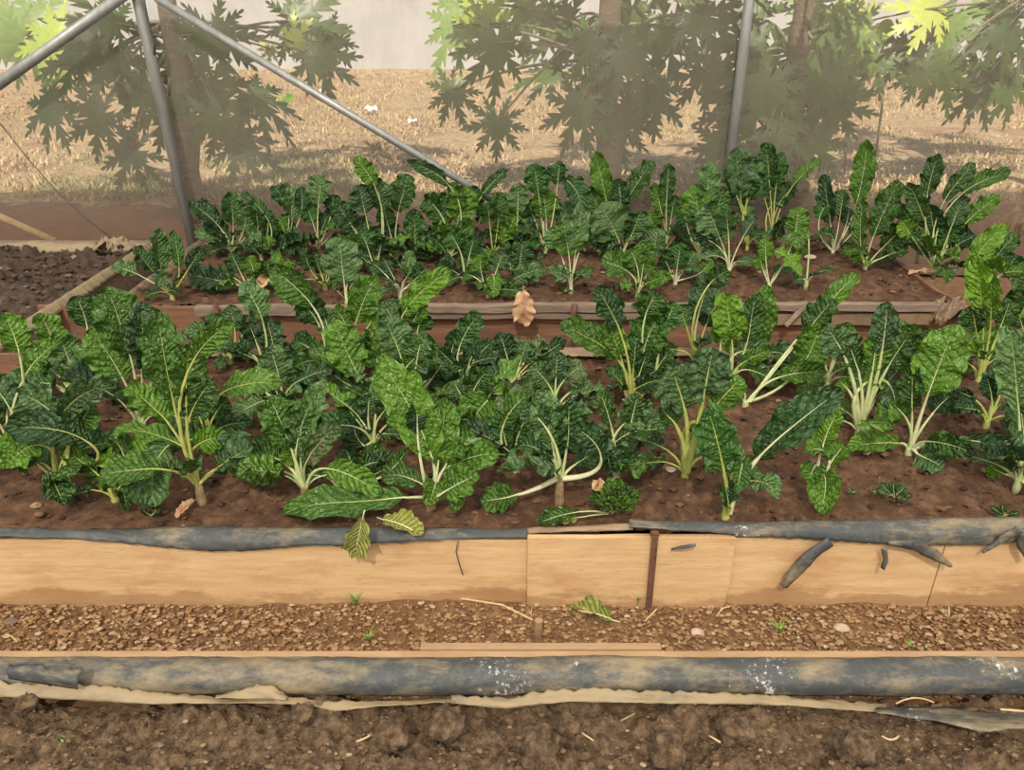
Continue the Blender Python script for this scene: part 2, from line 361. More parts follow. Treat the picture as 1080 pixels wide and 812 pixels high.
# soil beds
BX0, BX1 = -1.73, 1.97
def soilz(zb, amp=0.02, fr=5.5):
    return lambda x, y: zb + amp * fbm(x * fr, y * fr, 1.3, 5) + amp * 0.9 * abs(fbm(x * 26, y * 26, 4.1, 3))
o = grid('bed_soil', BX0, BX1, 1.575, 2.665, 0.013, soilz(SZ - 0.012), M['soil']); tag(o, 'reddish brown soil filling the front chard bed', 'soil', kind='stuff')
o = grid('bed_soil', BX0, BX1, 3.21, 4.2, 0.018, soilz(SZ - 0.008), M['soil']); tag(o, 'reddish brown soil filling the back chard bed', 'soil', kind='stuff')
o = grid('bed_soil', -3.3, -2.02, 2.7, 4.16, 0.016, lambda x, y: SZ - 0.03 + 0.045 * fbm(x * 7, y * 7, 2, 5) + 0.04 * abs(fbm(x * 18, y * 18, 5, 3)), M['darksoil']); tag(o, 'dark cloddy bare soil in the small left bed', 'soil', kind='stuff')
NZ = 0.085
def nearz(x, y): return max(0.022 + 0.010 * fbm(x * 14, y * 14, 4, 5), nearz0(x, y))
def nearz0(x, y):
    c = noise.noise(Vector((x * 9, y * 9, 7))); c2 = noise.noise(Vector((x * 21, y * 21, 3)))
    return NZ - 0.035 - 0.035 * max(0, min(1, (y - 1.03) / 0.1)) + 0.030 * fbm(x * 6, y * 6, 9, 6) + 0.045 * max(0, c) ** 0.8 + 0.026 * abs(c2) + 0.016 * abs(fbm(x * 45, y * 45, 1, 3)) - 0.03 * math.exp(-((x - 0.75) / 0.25) ** 2 - ((y - 1.14) / 0.06) ** 2)
o = grid('bed_soil', -1.6, 1.6, 0.7, 1.21, 0.0065, nearz, M['nearsoil']); tag(o, 'pale brown crumbly soil of the nearest bed at the bottom edge', 'soil', kind='stuff')

# loose stones
def stone(mb, c, r, seed, flat=0.7):
    rr = random.Random(seed); a = rr.random() * 6.28
    vs = []
    for (x, y, z) in ((1, 0, 0), (-1, 0, 0), (0, 1, 0), (0, -1, 0), (0, 0, 1), (0, 0, -1), (.7, .7, .5), (-.7, .7, .5), (.7, -.7, .5), (-.7, -.7, .5)):
        k = r * rr.uniform(0.7, 1.15); X = x * math.cos(a) - y * math.sin(a); Y = x * math.sin(a) + y * math.cos(a)
        vs.append((c[0] + X * k * 1.15, c[1] + Y * k * 0.9, c[2] + z * k * flat))
    mb.add(vs, [(4, 6, 7), (4, 7, 9), (4, 9, 8), (4, 8, 6), (6, 0, 2), (6, 2, 7), (7, 2, 1), (7, 1, 9), (9, 1, 3), (9, 3, 8), (8, 3, 0), (8, 0, 6), (5, 2, 0), (5, 1, 2), (5, 3, 1), (5, 0, 3)])
def stone_mat(name, cols):
    m, n, b = mat(name)
    gi = N(n, 'ShaderNodeNewGeometry'); wn = gi.outputs['Random Per Island']
    c = ramp(n, wn, cols); f = noise_tex(n, 90, 3, 0.6)
    n.links.new(mixc(n, f, c, mixc(n, 1.0, c, (0.62, 0.58, 0.55), 'MULTIPLY')), b.inputs['Base Color']); b.inputs['Roughness'].default_value = 0.92
    bump(n, b, f, 0.6, 0.003); return m
M['gravel'] = stone_mat('path_gravel', [(0, (0.15, 0.075, 0.035)), (0.4, (0.29, 0.16, 0.072)), (0.7, (0.38, 0.23, 0.11)), (0.92, (0.42, 0.29, 0.155)), (1, (0.52, 0.43, 0.30))])
M['clod'] = stone_mat('soil_clods', [(0, (0.08, 0.047, 0.024)), (0.6, (0.17, 0.105, 0.055)), (0.93, (0.26, 0.17, 0.095)), (1, (0.44, 0.33, 0.20))])
M['redclod'] = stone_mat('red_clods', [(0, (0.04, 0.018, 0.008)), (0.5, (0.105, 0.05, 0.023)), (0.93, (0.18, 0.09, 0.045)), (1, (0.36, 0.25, 0.16))])
rr = random.Random(3); mb = MB()
for k in range(15000):
    x = rr.uniform(-1.5, 1.5); y = 1.25 + 0.29 * rr.random()
    r = rr.choice((0.002, 0.003, 0.0035, 0.0042, 0.005, 0.0072)) * rr.uniform(0.7, 1.2)
    stone(mb, (x, y, 0.002 + 0.5 * r + mound(x, y)), r, k)
tag(mb.build('path_gravel', M['gravel']), 'reddish gravel covering the path in front of the plywood boards', 'gravel', kind='stuff')
mb = MB()
for k in range(9000):
    x = rr.uniform(-1.2, 1.2); y = rr.uniform(0.75, 1.19)
    r = 0.0015 + 0.0055 * rr.random() ** 4
    stone(mb, (x, y, nearz(x, y) + r * 0.3), r, k, 0.9)
tag(mb.build('soil_crumbs', M['clod']), 'small crumbs strewn over the nearest pale soil', 'soil', kind='stuff')
mb = MB(); sf = soilz(SZ - 0.012)
for k in range(2600):
    x = rr.uniform(-1.6, 1.75); y = rr.uniform(1.6, 2.64); r = 0.003 + 0.011 * rr.random() ** 4
    stone(mb, (x, y, sf(x, y) + r * 0.3), r, k, 0.8)
tag(mb.build('soil_crumbs', M['redclod']), 'small red soil crumbs scattered over the front chard bed', 'soil', kind='stuff')
mb = MB(); sf2 = soilz(SZ - 0.008)
for k in range(1200):
    x = rr.uniform(-1.7, 1.95); y = rr.uniform(3.23, 4.18); r = 0.004 + 0.012 * rr.random() ** 4
    stone(mb, (x, y, sf2(x, y) + r * 0.3), r, k, 0.8)
tag(mb.build('soil_crumbs', M['redclod']), 'small red soil crumbs scattered over the back chard bed', 'soil', kind='stuff')
M['darkclod'] = stone_mat('dark_clods', [(0, (0.03, 0.018, 0.012)), (0.6, (0.08, 0.05, 0.032)), (0.95, (0.14, 0.09, 0.06)), (1, (0.4, 0.32, 0.25))])
mb = MB()
for k in range(900):
    x = rr.uniform(-3.2, -2.05); y = rr.uniform(2.9, 4.14); r = 0.006 + 0.016 * rr.random() ** 2
    z = SZ - 0.03 + 0.045 * fbm(x * 7, y * 7, 2, 5) + 0.04 * abs(fbm(x * 18, y * 18, 5, 3))
    stone(mb, (x, y, z + r * 0.2), r, k, 0.9)
tag(mb.build('soil_clods', M['darkclod']), 'dark clods heaped over the small left bed', 'soil', kind='stuff')
# the few big clods one can count on the nearest soil
def big_clod(px, py, rp, label, z=NZ, m=None):
    c = at_z(px, py, z); r = 1.15 * rp * depth(c) / FPX
    c.z += 0.006
    vs = []; fs = []; nu, nv = 20, 12
    for jn in range(nv + 1):
        for i in range(nu):
            th = math.pi * jn / nv; ph = 2 * math.pi * i / nu
            d = Vector((math.sin(th) * math.cos(ph), math.sin(th) * math.sin(ph), math.cos(th)))
            k = r * (1 + 0.45 * fbm(d.x * 1.6 + px, d.y * 1.6, d.z * 1.6, 4)); vs.append((c.x + d.x * k, c.y + d.y * k, c.z + d.z * k * 0.75))
    for jn in range(nv):
        for i in range(nu):
            fs.append((jn * nu + i, (jn + 1) * nu + i, (jn + 1) * nu + (i + 1) % nu, jn * nu + (i + 1) % nu))
    root = empty('soil_clod', c); tag(root, label, 'clod'); mesh_obj('clod_body', rel(vs, root), fs, m or M['nearsoil'], root)
for a in ((470, 765, 17, 'upright pale soil clod just below the torn plastic edge, left of centre'), (415, 780, 15, 'rounded soil clod left of the upright pale clod'),
          (775, 770, 15, 'round soil clod below the grey liner, right of centre'), (600, 767, 11, 'pointed soil clod just right of centre at the bottom'),
          (320, 755, 10, 'reddish soil clod near the liner at lower left'), (30, 742, 9, 'small soil clod under the torn flap at far left'),
          (568, 790, 20, 'large flat soil clod at the bottom centre'), (705, 790, 17, 'broad pale soil clod at the bottom, right of centre'),
          (900, 790, 17, 'broad flat clod at the bottom right')): big_clod(*a)

# ---------------------------------------------------------------- boards and liners
FB = 1.55   # front face of front bed
def pboard(name, label, px0, px1, Y, z0, z1, th, m, topn=0.004, tilt=0.0, jag=0.0):
    # upright board, subdivided along X with slightly uneven edges, split at image columns
    x0 = at_y(px0, 600, Y).x; x1 = at_y(px1, 600, Y).x
    n = max(8, int((x1 - x0) / 0.03)); vs = []; fs = []
    for i in range(n + 1):
        x = x0 + (x1 - x0) * i / n; e = topn * (fbm(x * 3, Y * 7, 1, 3) - 0.9); yy = Y + 0.004 * fbm(x * 2, 5, 5, 2)
        sk = jag * (1 if i == n else 0)
        zt = z1 + e + tilt * i / n
        vs += [(x - sk, yy, z0), (x + sk * 0.6, yy, (z0 + zt) / 2), (x, yy, zt), (x, yy + th, zt), (x, yy + th, z0)]
    for i in range(n):
        a = i * 5; b = a + 5
        for k in range(4): fs.append((a + k, b + k, b + k + 1, a + k + 1))
        fs.append((a + 4, b + 4, b, a))
    fs.append((0, 1, 2, 3, 4)); L = n * 5; fs.append((L + 4, L + 3, L + 2, L + 1, L))
    o = mesh_obj(name, vs, fs, m, smooth=False); b = o.modifiers.new('bevel', 'BEVEL'); b.width = 0.0015; b.segments = 2; b.limit_method = 'ANGLE'
    return tag(o, label, 'board')
pboard('bed_board', 'long pale plywood board on the left front of the bed', -120, 556, FB, -0.02, 0.218, 0.014, M['board'])
pboard('bed_board', 'short pale plywood board with the rusty stake, overlapping its neighbours', 556, 771, FB - 0.016, -0.02, 0.238, 0.014, M['board'], jag=0.006)
pboard('bed_board', 'pale plywood board right of the overlapping short one', 760, 989, FB, -0.02, 0.224, 0.013, M['board'])
pboard('bed_board', 'pale plywood board at the far right front of the bed', 990, 1210, FB, -0.02, 0.221, 0.014, M['board'])
def box_thing(name, label, cat, b, m, bevel=0.002, rot=None):
    mb = MB(); mb.box(*b); o = mb.build(name, m, bevel=bevel); return tag(o, label, cat)
# stake
a = at_y(691, 565, FB - 0.024); b = at_y(684, 641, FB - 0.024)
mb = MB(); mb.tube([b - Vector((0, 0, 0.02)), b, (a + b) / 2, a], [0.0085] * 4, 4, flat=0.5); root = empty('steel_stake', b)
tag(root, 'rusty flat stake standing against the short plywood board', 'stake'); mb.build('stake_bar', M['rust'], root)
mb = MB(); mb.tube([a, a + Vector((0.0, 0.012, 0.003))], 0.011, 10, flat=0.5); mb.build('hooked_top', M['rust'], root)
# liner strips: ribbons between a top edge and a bottom edge given as world points, thick and wavy
def ribbon(name, label, top, bot, m, nacross=8, bulge=0.012, wob=0.004, th=0.0015, cat='plastic liner', parent=None, jagb=0.0, jagt=0.0, seg=10, seed=0):
    def samp(P, n):
        out = []; P = [Vector(p) for p in P]
        L = [0]
        for i in range(len(P) - 1): L.append(L[-1] + (P[i + 1] - P[i]).length)
        for k in range(n + 1):
            d = L[-1] * k / n; i = 0
            while i < len(P) - 2 and L[i + 1] < d: i += 1
            u = (d - L[i]) / max(1e-6, L[i + 1] - L[i]); out.append(P[i].lerp(P[i + 1], min(1, max(0, u))))
        return out
    ln = sum((Vector(top[i + 1]) - Vector(top[i])).length for i in range(len(top) - 1)); n = max(6, int(ln / 0.008) if seg == 10 else seg)
    A = samp(top, n); B = samp(bot, n); vs = []; fs = []; r = random.Random(seed + 11)
    for i in range(n + 1):
        a, b = A[i].copy(), B[i].copy()
        d = b - a
        if jagb: b += d * (jagb * (noise.noise(Vector((i * 0.35, seed, 2))) + 0.6 * noise.noise(Vector((i * 1.3, seed, 5)))))
        if jagt: a -= d * (jagt * (noise.noise(Vector((i * 0.35, seed, 9))) + 0.6 * noise.noise(Vector((i * 1.3, seed, 7)))))
        t = (A[min(i + 1, n)] - A[max(i - 1, 0)]).normalized(); nn = t.cross((b - a).normalized())
        if nn.length < 1e-4: nn = Vector((0, -1, 0))
        nn.normalize()
        if nn.dot(CAM - a) < 0: nn = -nn
        for k in range(nacross + 1):
            u = k / nacross; p = a.lerp(b, u) + nn * (bulge * math.sin(math.pi * min(1, u)) ) + nn * (wob * fbm(a.x * 9 + seed, u * 2.2, seed, 3))
            vs.append(p)
    for i in range(n):
        for k in range(nacross):
            q = i * (nacross + 1) + k; fs.append((q, q + 1, q + nacross + 2, q + nacross + 1))
    o = mesh_obj(name, rel(vs, parent) if parent else vs, fs, m, parent)
    s = o.modifiers.new('thickness', 'SOLIDIFY'); s.thickness = th; s.offset = 0
    if label: tag(o, label, cat if not parent else None)
    return o
def pz(P, z): return [at_z(x, y, z) for x, y in P]
def py_(P, Y): return [at_y(x, y, Y) for x, y in P]
# liner folded over the front boards
t = py_([(-60, 562), (0, 559), (90, 559), (200, 555), (300, 556), (400, 556), (470, 557), (556, 560)], FB + 0.03)
b = py_([(-60, 570), (0, 567), (60, 567), (110, 571), (160, 576), (215, 581), (260, 581), (330, 575), (362, 576), (400, 573), (430, 572), (470, 569), (556, 566)], FB - 0.012)
ribbon('plastic_liner', 'black plastic liner folded over the left front board', t, b, M['plastic2'], bulge=0.012, jagb=0.06, seed=1)
t = py_([(664, 553), (760, 551), (860, 549), (960, 547), (1080, 545), (1180, 544)], FB + 0.03)
b = py_([(664, 556), (730, 560), (780, 565), (850, 568), (900, 572), (950, 575), (1000, 575), (1040, 575), (1080, 571), (1180, 570)], FB - 0.014)
ribbon('plastic_liner', 'grey black plastic liner folded over the right front boards', t, b, M['plastic'], bulge=0.014, jagb=0.08, seed=2)
t = py_([(550, 558), (600, 556), (668, 552)], FB + 0.03); b = py_([(550, 563), (600, 560), (668, 559)], FB + 0.005)
ribbon('plastic_liner', 'brown edge of liner showing behind the short plywood board', t, b, M['plasticbrown'], bulge=0.006, seed=5)
def strip(px, label, wdt, m=M['plastic'], Y=FB - 0.02, seed=0, name='plastic_scrap', curl=0.006, cat='plastic scrap'):
    P = [at_y(x, y, Y - 0.004 * i) for i, (x, y) in enumerate(px)]
    top = []; bot = []
    for i, p in enumerate(P):
        d = (P[min(i + 1, len(P) - 1)] - P[max(i - 1, 0)]).normalized(); s = Vector((-d.z, 0, d.x))
        ww = wdt[i] if hasattr(wdt, '__len__') else wdt
        top.append(p + s * ww / 2); bot.append(p - s * ww / 2)
    return ribbon(name, label, top, bot, m, nacross=4, bulge=curl, wob=0.006, jagb=0.12, jagt=0.12, seed=seed, cat=cat)
strip([(876, 571), (858, 583), (842, 600), (826, 618)], 'torn black plastic strip hanging diagonally on the right board', [0.032, 0.034, 0.035, 0.022], seed=21)
strip([(936, 572), (965, 574), (985, 585), (1003, 597)], 'curled black plastic shred right of the diagonal strip', [0.012, 0.03, 0.028, 0.008], seed=22)
strip([(932, 578), (934, 590), (930, 599)], 'tiny dark plastic shred on the right plywood board', [0.012, 0.010, 0.006], seed=23)
strip([(1036, 582), (1056, 570), (1075, 558)], 'thin torn liner shred near the right edge', [0.006, 0.018, 0.03], seed=24)
strip([(1080, 560), (1077, 575), (1084, 588)], 'hanging liner tatter at the right edge of the picture', [0.03, 0.024, 0.014], seed=25)
strip([(708, 579), (722, 576), (734, 574)], 'small grey plastic flake on the short board beside the stake', [0.003, 0.012, 0.003], Y=FB - 0.03, seed=26)
pts = py_([(483, 571), (481, 582), (484, 594), (488, 606)], FB - 0.012); mb = MB(); mb.tube(pts, 0.0016, 6)
tag(mb.build('wire_scrap', M['wire'], smooth=True), 'short bent wire sticking down on the left plywood board', 'wire')

# far side of the front bed, and the path strip between beds
pboard('bed_board', 'weathered pinkish board closing the back of the front bed', 40, 1090, 2.67, -0.02, 0.235, 0.02, M['oldboard'], topn=0.008)
o = ribbon('plastic_liner', 'dusty brown liner lying over the rear edge of the front bed', [Vector((x, 2.715, 0.235)) for x in (-1.7, -0.8, 0, 0.9, 1.9)], [Vector((x, 2.64, 0.232)) for x in (-1.7, -0.8, 0, 0.9, 1.9)], M['plasticbrown'], bulge=0.012, jagb=0.25, seed=31)
# front of the back bed
pboard('bed_board', 'weathered reddish board fronting the back bed', 118, 1020, 3.18, -0.02, 0.236, 0.02, M['oldboard'], topn=0.006)
X = lambda px: at_z(px, 322, 0.25).x
def rail(label, p0, p1, y0, y1, z0, z1, tl=0.0, m=M['greywood']):
    x0, x1 = X(p0), X(p1); n = 24; mb = MB(); vs = []; fs = []
    for i in range(n + 1):
        x = x0 + (x1 - x0) * i / n; e = 0.006 * fbm(x * 4, z1 * 30, 2, 3); ee = 0.004 * fbm(x * 6, z0 * 50, 8, 3); dz = tl * i / n
        vs += [(x, y0 + e, z0 + ee + dz), (x, y0 + e, z1 + e + dz), (x, y1, z1 + e + dz), (x, y1, z0 + dz)]
    for i in range(n):
        a = i * 4; b = a + 4; fs += [(a, b, b + 1, a + 1), (a + 1, b + 1, b + 2, a + 2), (a + 2, b + 2, b + 3, a + 3), (a + 3, b + 3, b, a)]
    fs += [(0, 1, 2, 3), (n * 4 + 3, n * 4 + 2, n * 4 + 1, n * 4)]
    o = mesh_obj('edge_rail', vs, fs, m, smooth=False); return tag(o, label, 'rail')
rail('weathered rail on the back bed edge, left of the short red peg', 205, 400, 3.135, 3.175, 0.205, 0.245)
rail('pale weathered rail on the back bed edge behind the dead leaf', 402, 640, 3.13, 3.175, 0.222, 0.252)
rail('narrow lower rail under the pale one near the dead leaf', 440, 735, 3.14, 3.178, 0.188, 0.214)
rail('broken grey rail on the back bed edge, right of centre', 645, 805, 3.135, 3.175, 0.222, 0.254, -0.004)
rail('grey rail on the back bed edge behind the bright leaves, far right', 808, 988, 3.13, 3.175, 0.228, 0.256)
rail('dark lower rail under the grey one, far right', 808, 985, 3.14, 3.178, 0.16, 0.21, m=M['plasticbrown'])
for px, lab in ((229, 'short reddish peg on the left of the back bed edge'), (605, 'reddish peg holding the rails, right of the dead leaf')):
    p = at_y(px, 335, 3.115); mb = MB(); mb.tube([(p.x, 3.118, 0.12), (p.x - 0.002, 3.118, 0.2), (p.x + 0.002, 3.12, 0.262)], [0.011, 0.013, 0.014], 8)
    tag(mb.build('edge_peg', M['rust'], smooth=True), lab, 'peg')
p = at_y(846, 316, 3.10); mb = MB(); mb.tube([(p.x - 0.05, 3.11, 0.17), (p.x, 3.12, 0.23), (p.x + 0.03, 3.12, 0.262)], [0.02, 0.022, 0.025], 4, flat=0.4)
tag(mb.build('edge_peg', M['greywood']), 'flat tilted wooden peg on the far right rail', 'peg')
# crumpled plastic at the right corner
def crumple(name, label, px, py, z, sx, sy, sz, m, seed):
    c = at_z(px, py, z); vs = []; fs = []; n = 18
    for jn in range(n + 1):
        for i in range(n + 1):
            u = i / n - 0.5; v = jn / n - 0.5
            h = fbm(u * 3 + seed, v * 3, seed, 4) + 0.5 * abs(fbm(u * 7, v * 7 + seed, 3, 3))
            vs.append((c.x + u * sx + 0.02 * h, c.y + v * sy, c.z + sz * h - 0.5 * sz + sz * 1.2 * (0.5 - abs(u))))
    for jn in range(n):
        for i in range(n):
            q = jn * (n + 1) + i; fs.append((q, q + 1, q + n + 2, q + n + 1))
    o = mesh_obj(name, vs, fs, m, smooth=False); s = o.modifiers.new('t', 'SOLIDIFY'); s.thickness = 0.002
    return tag(o, label, 'plastic scrap')
crumple('plastic_scrap', 'crumpled brown plastic at the right corner of the back bed edge', 1003, 325, 0.235, 0.16, 0.16, 0.06, M['plasticbrown'], 3)
crumple('plastic_scrap', 'torn tan plastic lump on the far left bed corner near the net', 120, 257, 0.25, 0.22, 0.12, 0.05, M['plastictan'], 9)
crumple('plastic_scrap', 'crumpled plastic beside the right edge near the net', 1072, 235, 0.25, 0.18, 0.2, 0.09, M['plasticbrown'], 12)
# side boards of the back bed and of the left bed
def side_board(label, x, y0, y1, m, lm, ll):
    n = 20; vs = []; fs = []
    for i in range(n + 1):
        y = y0 + (y1 - y0) * i / n; e = 0.01 * fbm(x, y * 3, 1, 3)
        vs += [(x - 0.01, y, 0), (x - 0.01, y, 0.235 + e), (x + 0.012, y, 0.235 + e), (x + 0.012, y, 0)]
    for i in range(n):
        a = i * 4; b = a + 4; fs += [(a, b, b + 1, a + 1), (a + 1, b + 1, b + 2, a + 2), (a + 2, b + 2, b + 3, a + 3), (a + 3, b + 3, b, a)]
    fs += [(0, 1, 2, 3), (n * 4 + 3, n * 4 + 2, n * 4 + 1, n * 4)]
    tag(mesh_obj('bed_board', vs, fs, m, smooth=False), label, 'board')
    if ll:
        yy = [y0 + (y1 - y0) * i / 8 for i in range(9)]
        rr_ = random.Random(int(abs(x) * 100))
        ribbon('plastic_liner', ll, [Vector((x - 0.028 - 0.01 * rr_.random(), y, 0.215)) for y in yy], [Vector((x + 0.032 + 0.014 * rr_.random(), y, 0.212)) for y in yy], lm, bulge=0.034, jagb=0.15, seed=int(abs(x) * 50))
side_board('reddish left end board of the back chard bed', -1.745, 3.18, 4.2, M['oldboard'], M['plasticbrown'], 'tan liner over the left end board of the back bed')
side_board('weathered right side board of the small left bed', -2.01, 2.72, 4.16, M['greywood'], M['plastictan'], 'dusty liner roll along the right side of the small left bed')
side_board('weathered right end board of the back chard bed', 1.98, 3.2, 4.2, M['oldboard'], M['plasticbrown'], None)
side_board('right end board of the front chard bed', 1.98, 1.57, 2.7, M['oldboard'], M['plasticbrown'], None)
side_board('left end board of the front chard bed', -1.75, 1.57, 2.7, M['oldboard'], M['plasticbrown'], None)
mb = MB(); mb.box(-3.3, -1.98, 4.165, 4.19, 0, 0.25); tag(mb.build('bed_board', M['greywood'], bevel=0.003), 'rear board of the small left bed along the net', 'board')
ribbon('plastic_liner', 'pale tan liner rolled over the rear edge of the small left bed', [Vector((x, 4.20, 0.245)) for x in (-3.3, -2.6, -1.98)], [Vector((x, 4.12, 0.20)) for x in (-3.3, -2.6, -1.98)], M['plastictan'], bulge=0.02, wob=0.01, jagb=0.1, seed=44)
mb = MB(); mb.box(-1.73, 1.97, 4.205, 4.225, 0, 0.23); tag(mb.build('bed_board', M['oldboard'], bevel=0.003), 'rear board of the back chard bed at the foot of the net', 'board')

# nearest bed edge: wood strips, plastic roll and torn flap
RY = 1.232; RZ = 0.092; RR = 0.037
def xz(px, y=700): return at_z(px, y, 0.1).x
mb = MB(); mb.box(-1.4, 1.4, RY + 0.028, RY + 0.046, -0.01, 0.120); tag(mb.build('bed_board', M['tanwood'], bevel=0.002), 'long thin wooden edge just behind the near plastic roll', 'board')
mb = MB(); mb.box(xz(444, 688), xz(696, 688), RY + 0.048, RY + 0.066, -0.01, 0.124); tag(mb.build('bed_board', M['tanwood'], bevel=0.002), 'short wooden batten standing behind the near plastic roll, centre', 'board')
p = at_z(568, 672, 0.03); mb = MB(); mb.tube([(p.x, p.y + 0.01, -0.01), (p.x, p.y + 0.01, 0.075)], 0.010, 8)
tag(mb.build('wooden_peg', M['tanwood']), 'small wooden peg in the gravel behind the centre batten', 'peg')
n = 260; vs = []; fs = []; na = 20
for i in range(n + 1):
    x = -1.35 + 2.7 * i / n; wob = 0.010 * noise.noise(Vector((x * 2.2, 0, 0))); rw = RR * (1 + 0.10 * noise.noise(Vector((x * 3.1, 4, 0))))
    for k in range(na + 1):
        q = math.radians(-35 + 235 * k / na)
        rr2 = rw * (1 + 0.07 * fbm(x * 6, q * 1.2, 2, 3)) + 0.0015 * fbm(x * 30, q * 5, 1, 2)
        vs.append((x, RY + wob * 0.5 - rr2 * math.cos(q) * 1.05, RZ + rr2 * math.sin(q)))
for i in range(n):
    for k in range(na):
        q = i * (na + 1) + k; fs.append((q, q + 1, q + na + 2, q + na + 1))
o = mesh_obj('plastic_liner', vs, fs, M['plastic']); s = o.modifiers.new('t', 'SOLIDIFY'); s.thickness = 0.0015
tag(o, 'long dusty grey plastic roll capping the edge of the nearest bed', 'plastic liner')
FZ = 0.075
def flap(label, top, bot, m, seed, jt=0.35, jb=0.05, z0=0.088, z1=0.07, bulge=0.003, zb=None):
    t = [at_y(x, y, RY - 0.044) for x, y in top]; b = [at_y(x, y, RY - 0.066) for x, y in bot] if zb is None else [at_z(x, y, zb) for x, y in bot]
    ribbon('plastic_flap', label, t, b, m, nacross=6, bulge=bulge, wob=0.004, jagt=jt, jagb=jb, seed=seed, cat='plastic flap')
flap('torn tan plastic flap below the near roll at far left', [(-20, 716), (30, 722), (100, 722), (160, 730), (240, 736), (305, 737)], [(-20, 734), (60, 737), (110, 740), (170, 743), (240, 741), (305, 742)], M['plastictan'], 51, z0=0.1)
flap('narrow torn plastic edge under the near roll, left of centre', [(290, 735), (340, 738), (400, 740), (480, 738)], [(290, 740), (325, 744), (352, 750), (400, 745), (480, 741)], M['plastictan'], 52, z0=0.08)
flap('jagged dust-caked flap under the near roll from centre rightwards', [(476, 733), (540, 736), (575, 728), (620, 726), (700, 729), (790, 731), (860, 737), (935, 743)], [(476, 742), (530, 747), (600, 740), (700, 742), (800, 743), (870, 747), (935, 752)], M['plastictan'], 53, z0=0.088)
flap('loose grey plastic flap sagging below the near roll at right', [(925, 745), (980, 746), (1040, 749), (1110, 748)], [(925, 752), (980, 759), (1035, 772), (1060, 768), (1110, 766)], M['plastic'], 54, jt=0.15, zb=0.08)
flap('dark curled tear on top of the near roll at far left', [(10, 700), (50, 702), (88, 706)], [(10, 716), (50, 722), (82, 727)], M['plastic2'], 55, z0=0.128, z1=0.118, bulge=0.012)
flap('pale torn lip curling from the near roll, left third', [(228, 735), (250, 727), (275, 722), (290, 724), (302, 735)], [(228, 737), (250, 737), (275, 737), (290, 737), (302, 738)], M['plastictan'], 56, z0=0.1, z1=0.085)
# ---------------------------------------------------------------- chard
def unit(v): return v / (np.linalg.norm(v) + 1e-9)
def bez(S, C, T, t): t = t[:, None]; return (1 - t) ** 2 * S + 2 * t * (1 - t) * C + t ** 2 * T
def blade_mesh(S, C, T, W, n0, seed, ruffle=0.28, cup=0.25, nv=34, nu=12, pw=(0.62, 0.52), curlv=0.0, pk=1.0):
    r = random.Random(seed); L = np.linalg.norm(T - S)
    t = np.linspace(0, 1, nv + 1); P = bez(S, C, T, t)
    tan = np.gradient(P, axis=0); tan /= (np.linalg.norm(tan, axis=1)[:, None] + 1e-9)
    side = np.cross(tan, n0[None, :]); side /= (np.linalg.norm(side, axis=1)[:, None] + 1e-9)
    nn = np.cross(side, tan)
    tt = np.clip(t, 0.004, 0.997); a, b = pw; wp = tt ** a * (1 - tt) ** b; wp /= wp.max(); wp[0] = 0.06
    p1, p2, p3, p4 = [r.uniform(0, 6.28) for _ in range(4)]; f1 = r.uniform(2.2, 3.4); f2 = r.uniform(4.5, 6.5)
    u = np.linspace(-1, 1, nu + 1); U, V = np.meshgrid(u, t); AU = np.abs(U)
    sg = np.sign(U); hw = W / 2
    edge = 1 + 0.07 * np.sin(2 * np.pi * f1 * V + p1 + sg) + 0.05 * np.sin(2 * np.pi * f2 * V + p2 + 2 * sg) + 0.03 * np.sin(2 * np.pi * 11 * V + p3 - sg)
    off = U * hw * wp[:, None] * (1 + (edge - 1) * AU)
    q = V * 9 - AU * 1.9 + 0.3 * np.sin(7 * V + p3 + U * 2)
    puck = np.sqrt(np.abs(np.sin(np.pi * q))) * (AU > 0.02) * (1 - 0.75 * AU ** 2) * pk
    blist = np.sin(U * 9 + p4 + 13 * V) * np.sin(V * 31 + p1 + 4 * U) + 0.6 * np.sin(U * 17 + p2) * np.sin(V * 47 + p3 - 6 * U)
    z = 1.5 * cup * hw * AU ** 1.3 * wp[:, None] * (1.15 + 0.6 * np.sin(3 * V + p4))
    z = z + ruffle * hw * AU ** 2.2 * (np.sin(2 * np.pi * f1 * V + p2 + 1.7 * sg) + 0.6 * np.sin(2 * np.pi * f2 * V + p1 + 2.9 * sg))
    z = z + 0.12 * hw * puck * wp[:, None] + 0.085 * pk * hw * blist * wp[:, None] * np.minimum(1, AU * 3)
    z = z + 0.028 * L * np.sin(2 * np.pi * 1.15 * V + p4) * V
    z = z + curlv * hw * np.sin(2 * np.pi * V + p1) * U
    along = 0.05 * L * AU ** 2 * (np.sin(2 * np.pi * f1 * V + p3 + sg)) * wp[:, None]
    pts = P[:, None, :] + side[:, None, :] * off[..., None] + nn[:, None, :] * z[..., None] + tan[:, None, :] * along[..., None]
    vs = pts.reshape(-1, 3)
    i = np.arange(nv)[:, None] * (nu + 1) + np.arange(nu)[None, :]; i = i.ravel()
    fs = np.stack([i, i + 1, i + nu + 2, i + nu + 1], 1)
    uv = np.stack([U.ravel(), V.ravel()], 1); uv2 = np.stack([off.ravel() + (seed % 97) * 0.37, (V * L).ravel()], 1)
    P = P + nn * (0.028 * L * np.sin(2 * np.pi * 1.15 * t + p4) * t + 0.0015)[:, None]
    return vs, fs, uv, uv2, P, nn
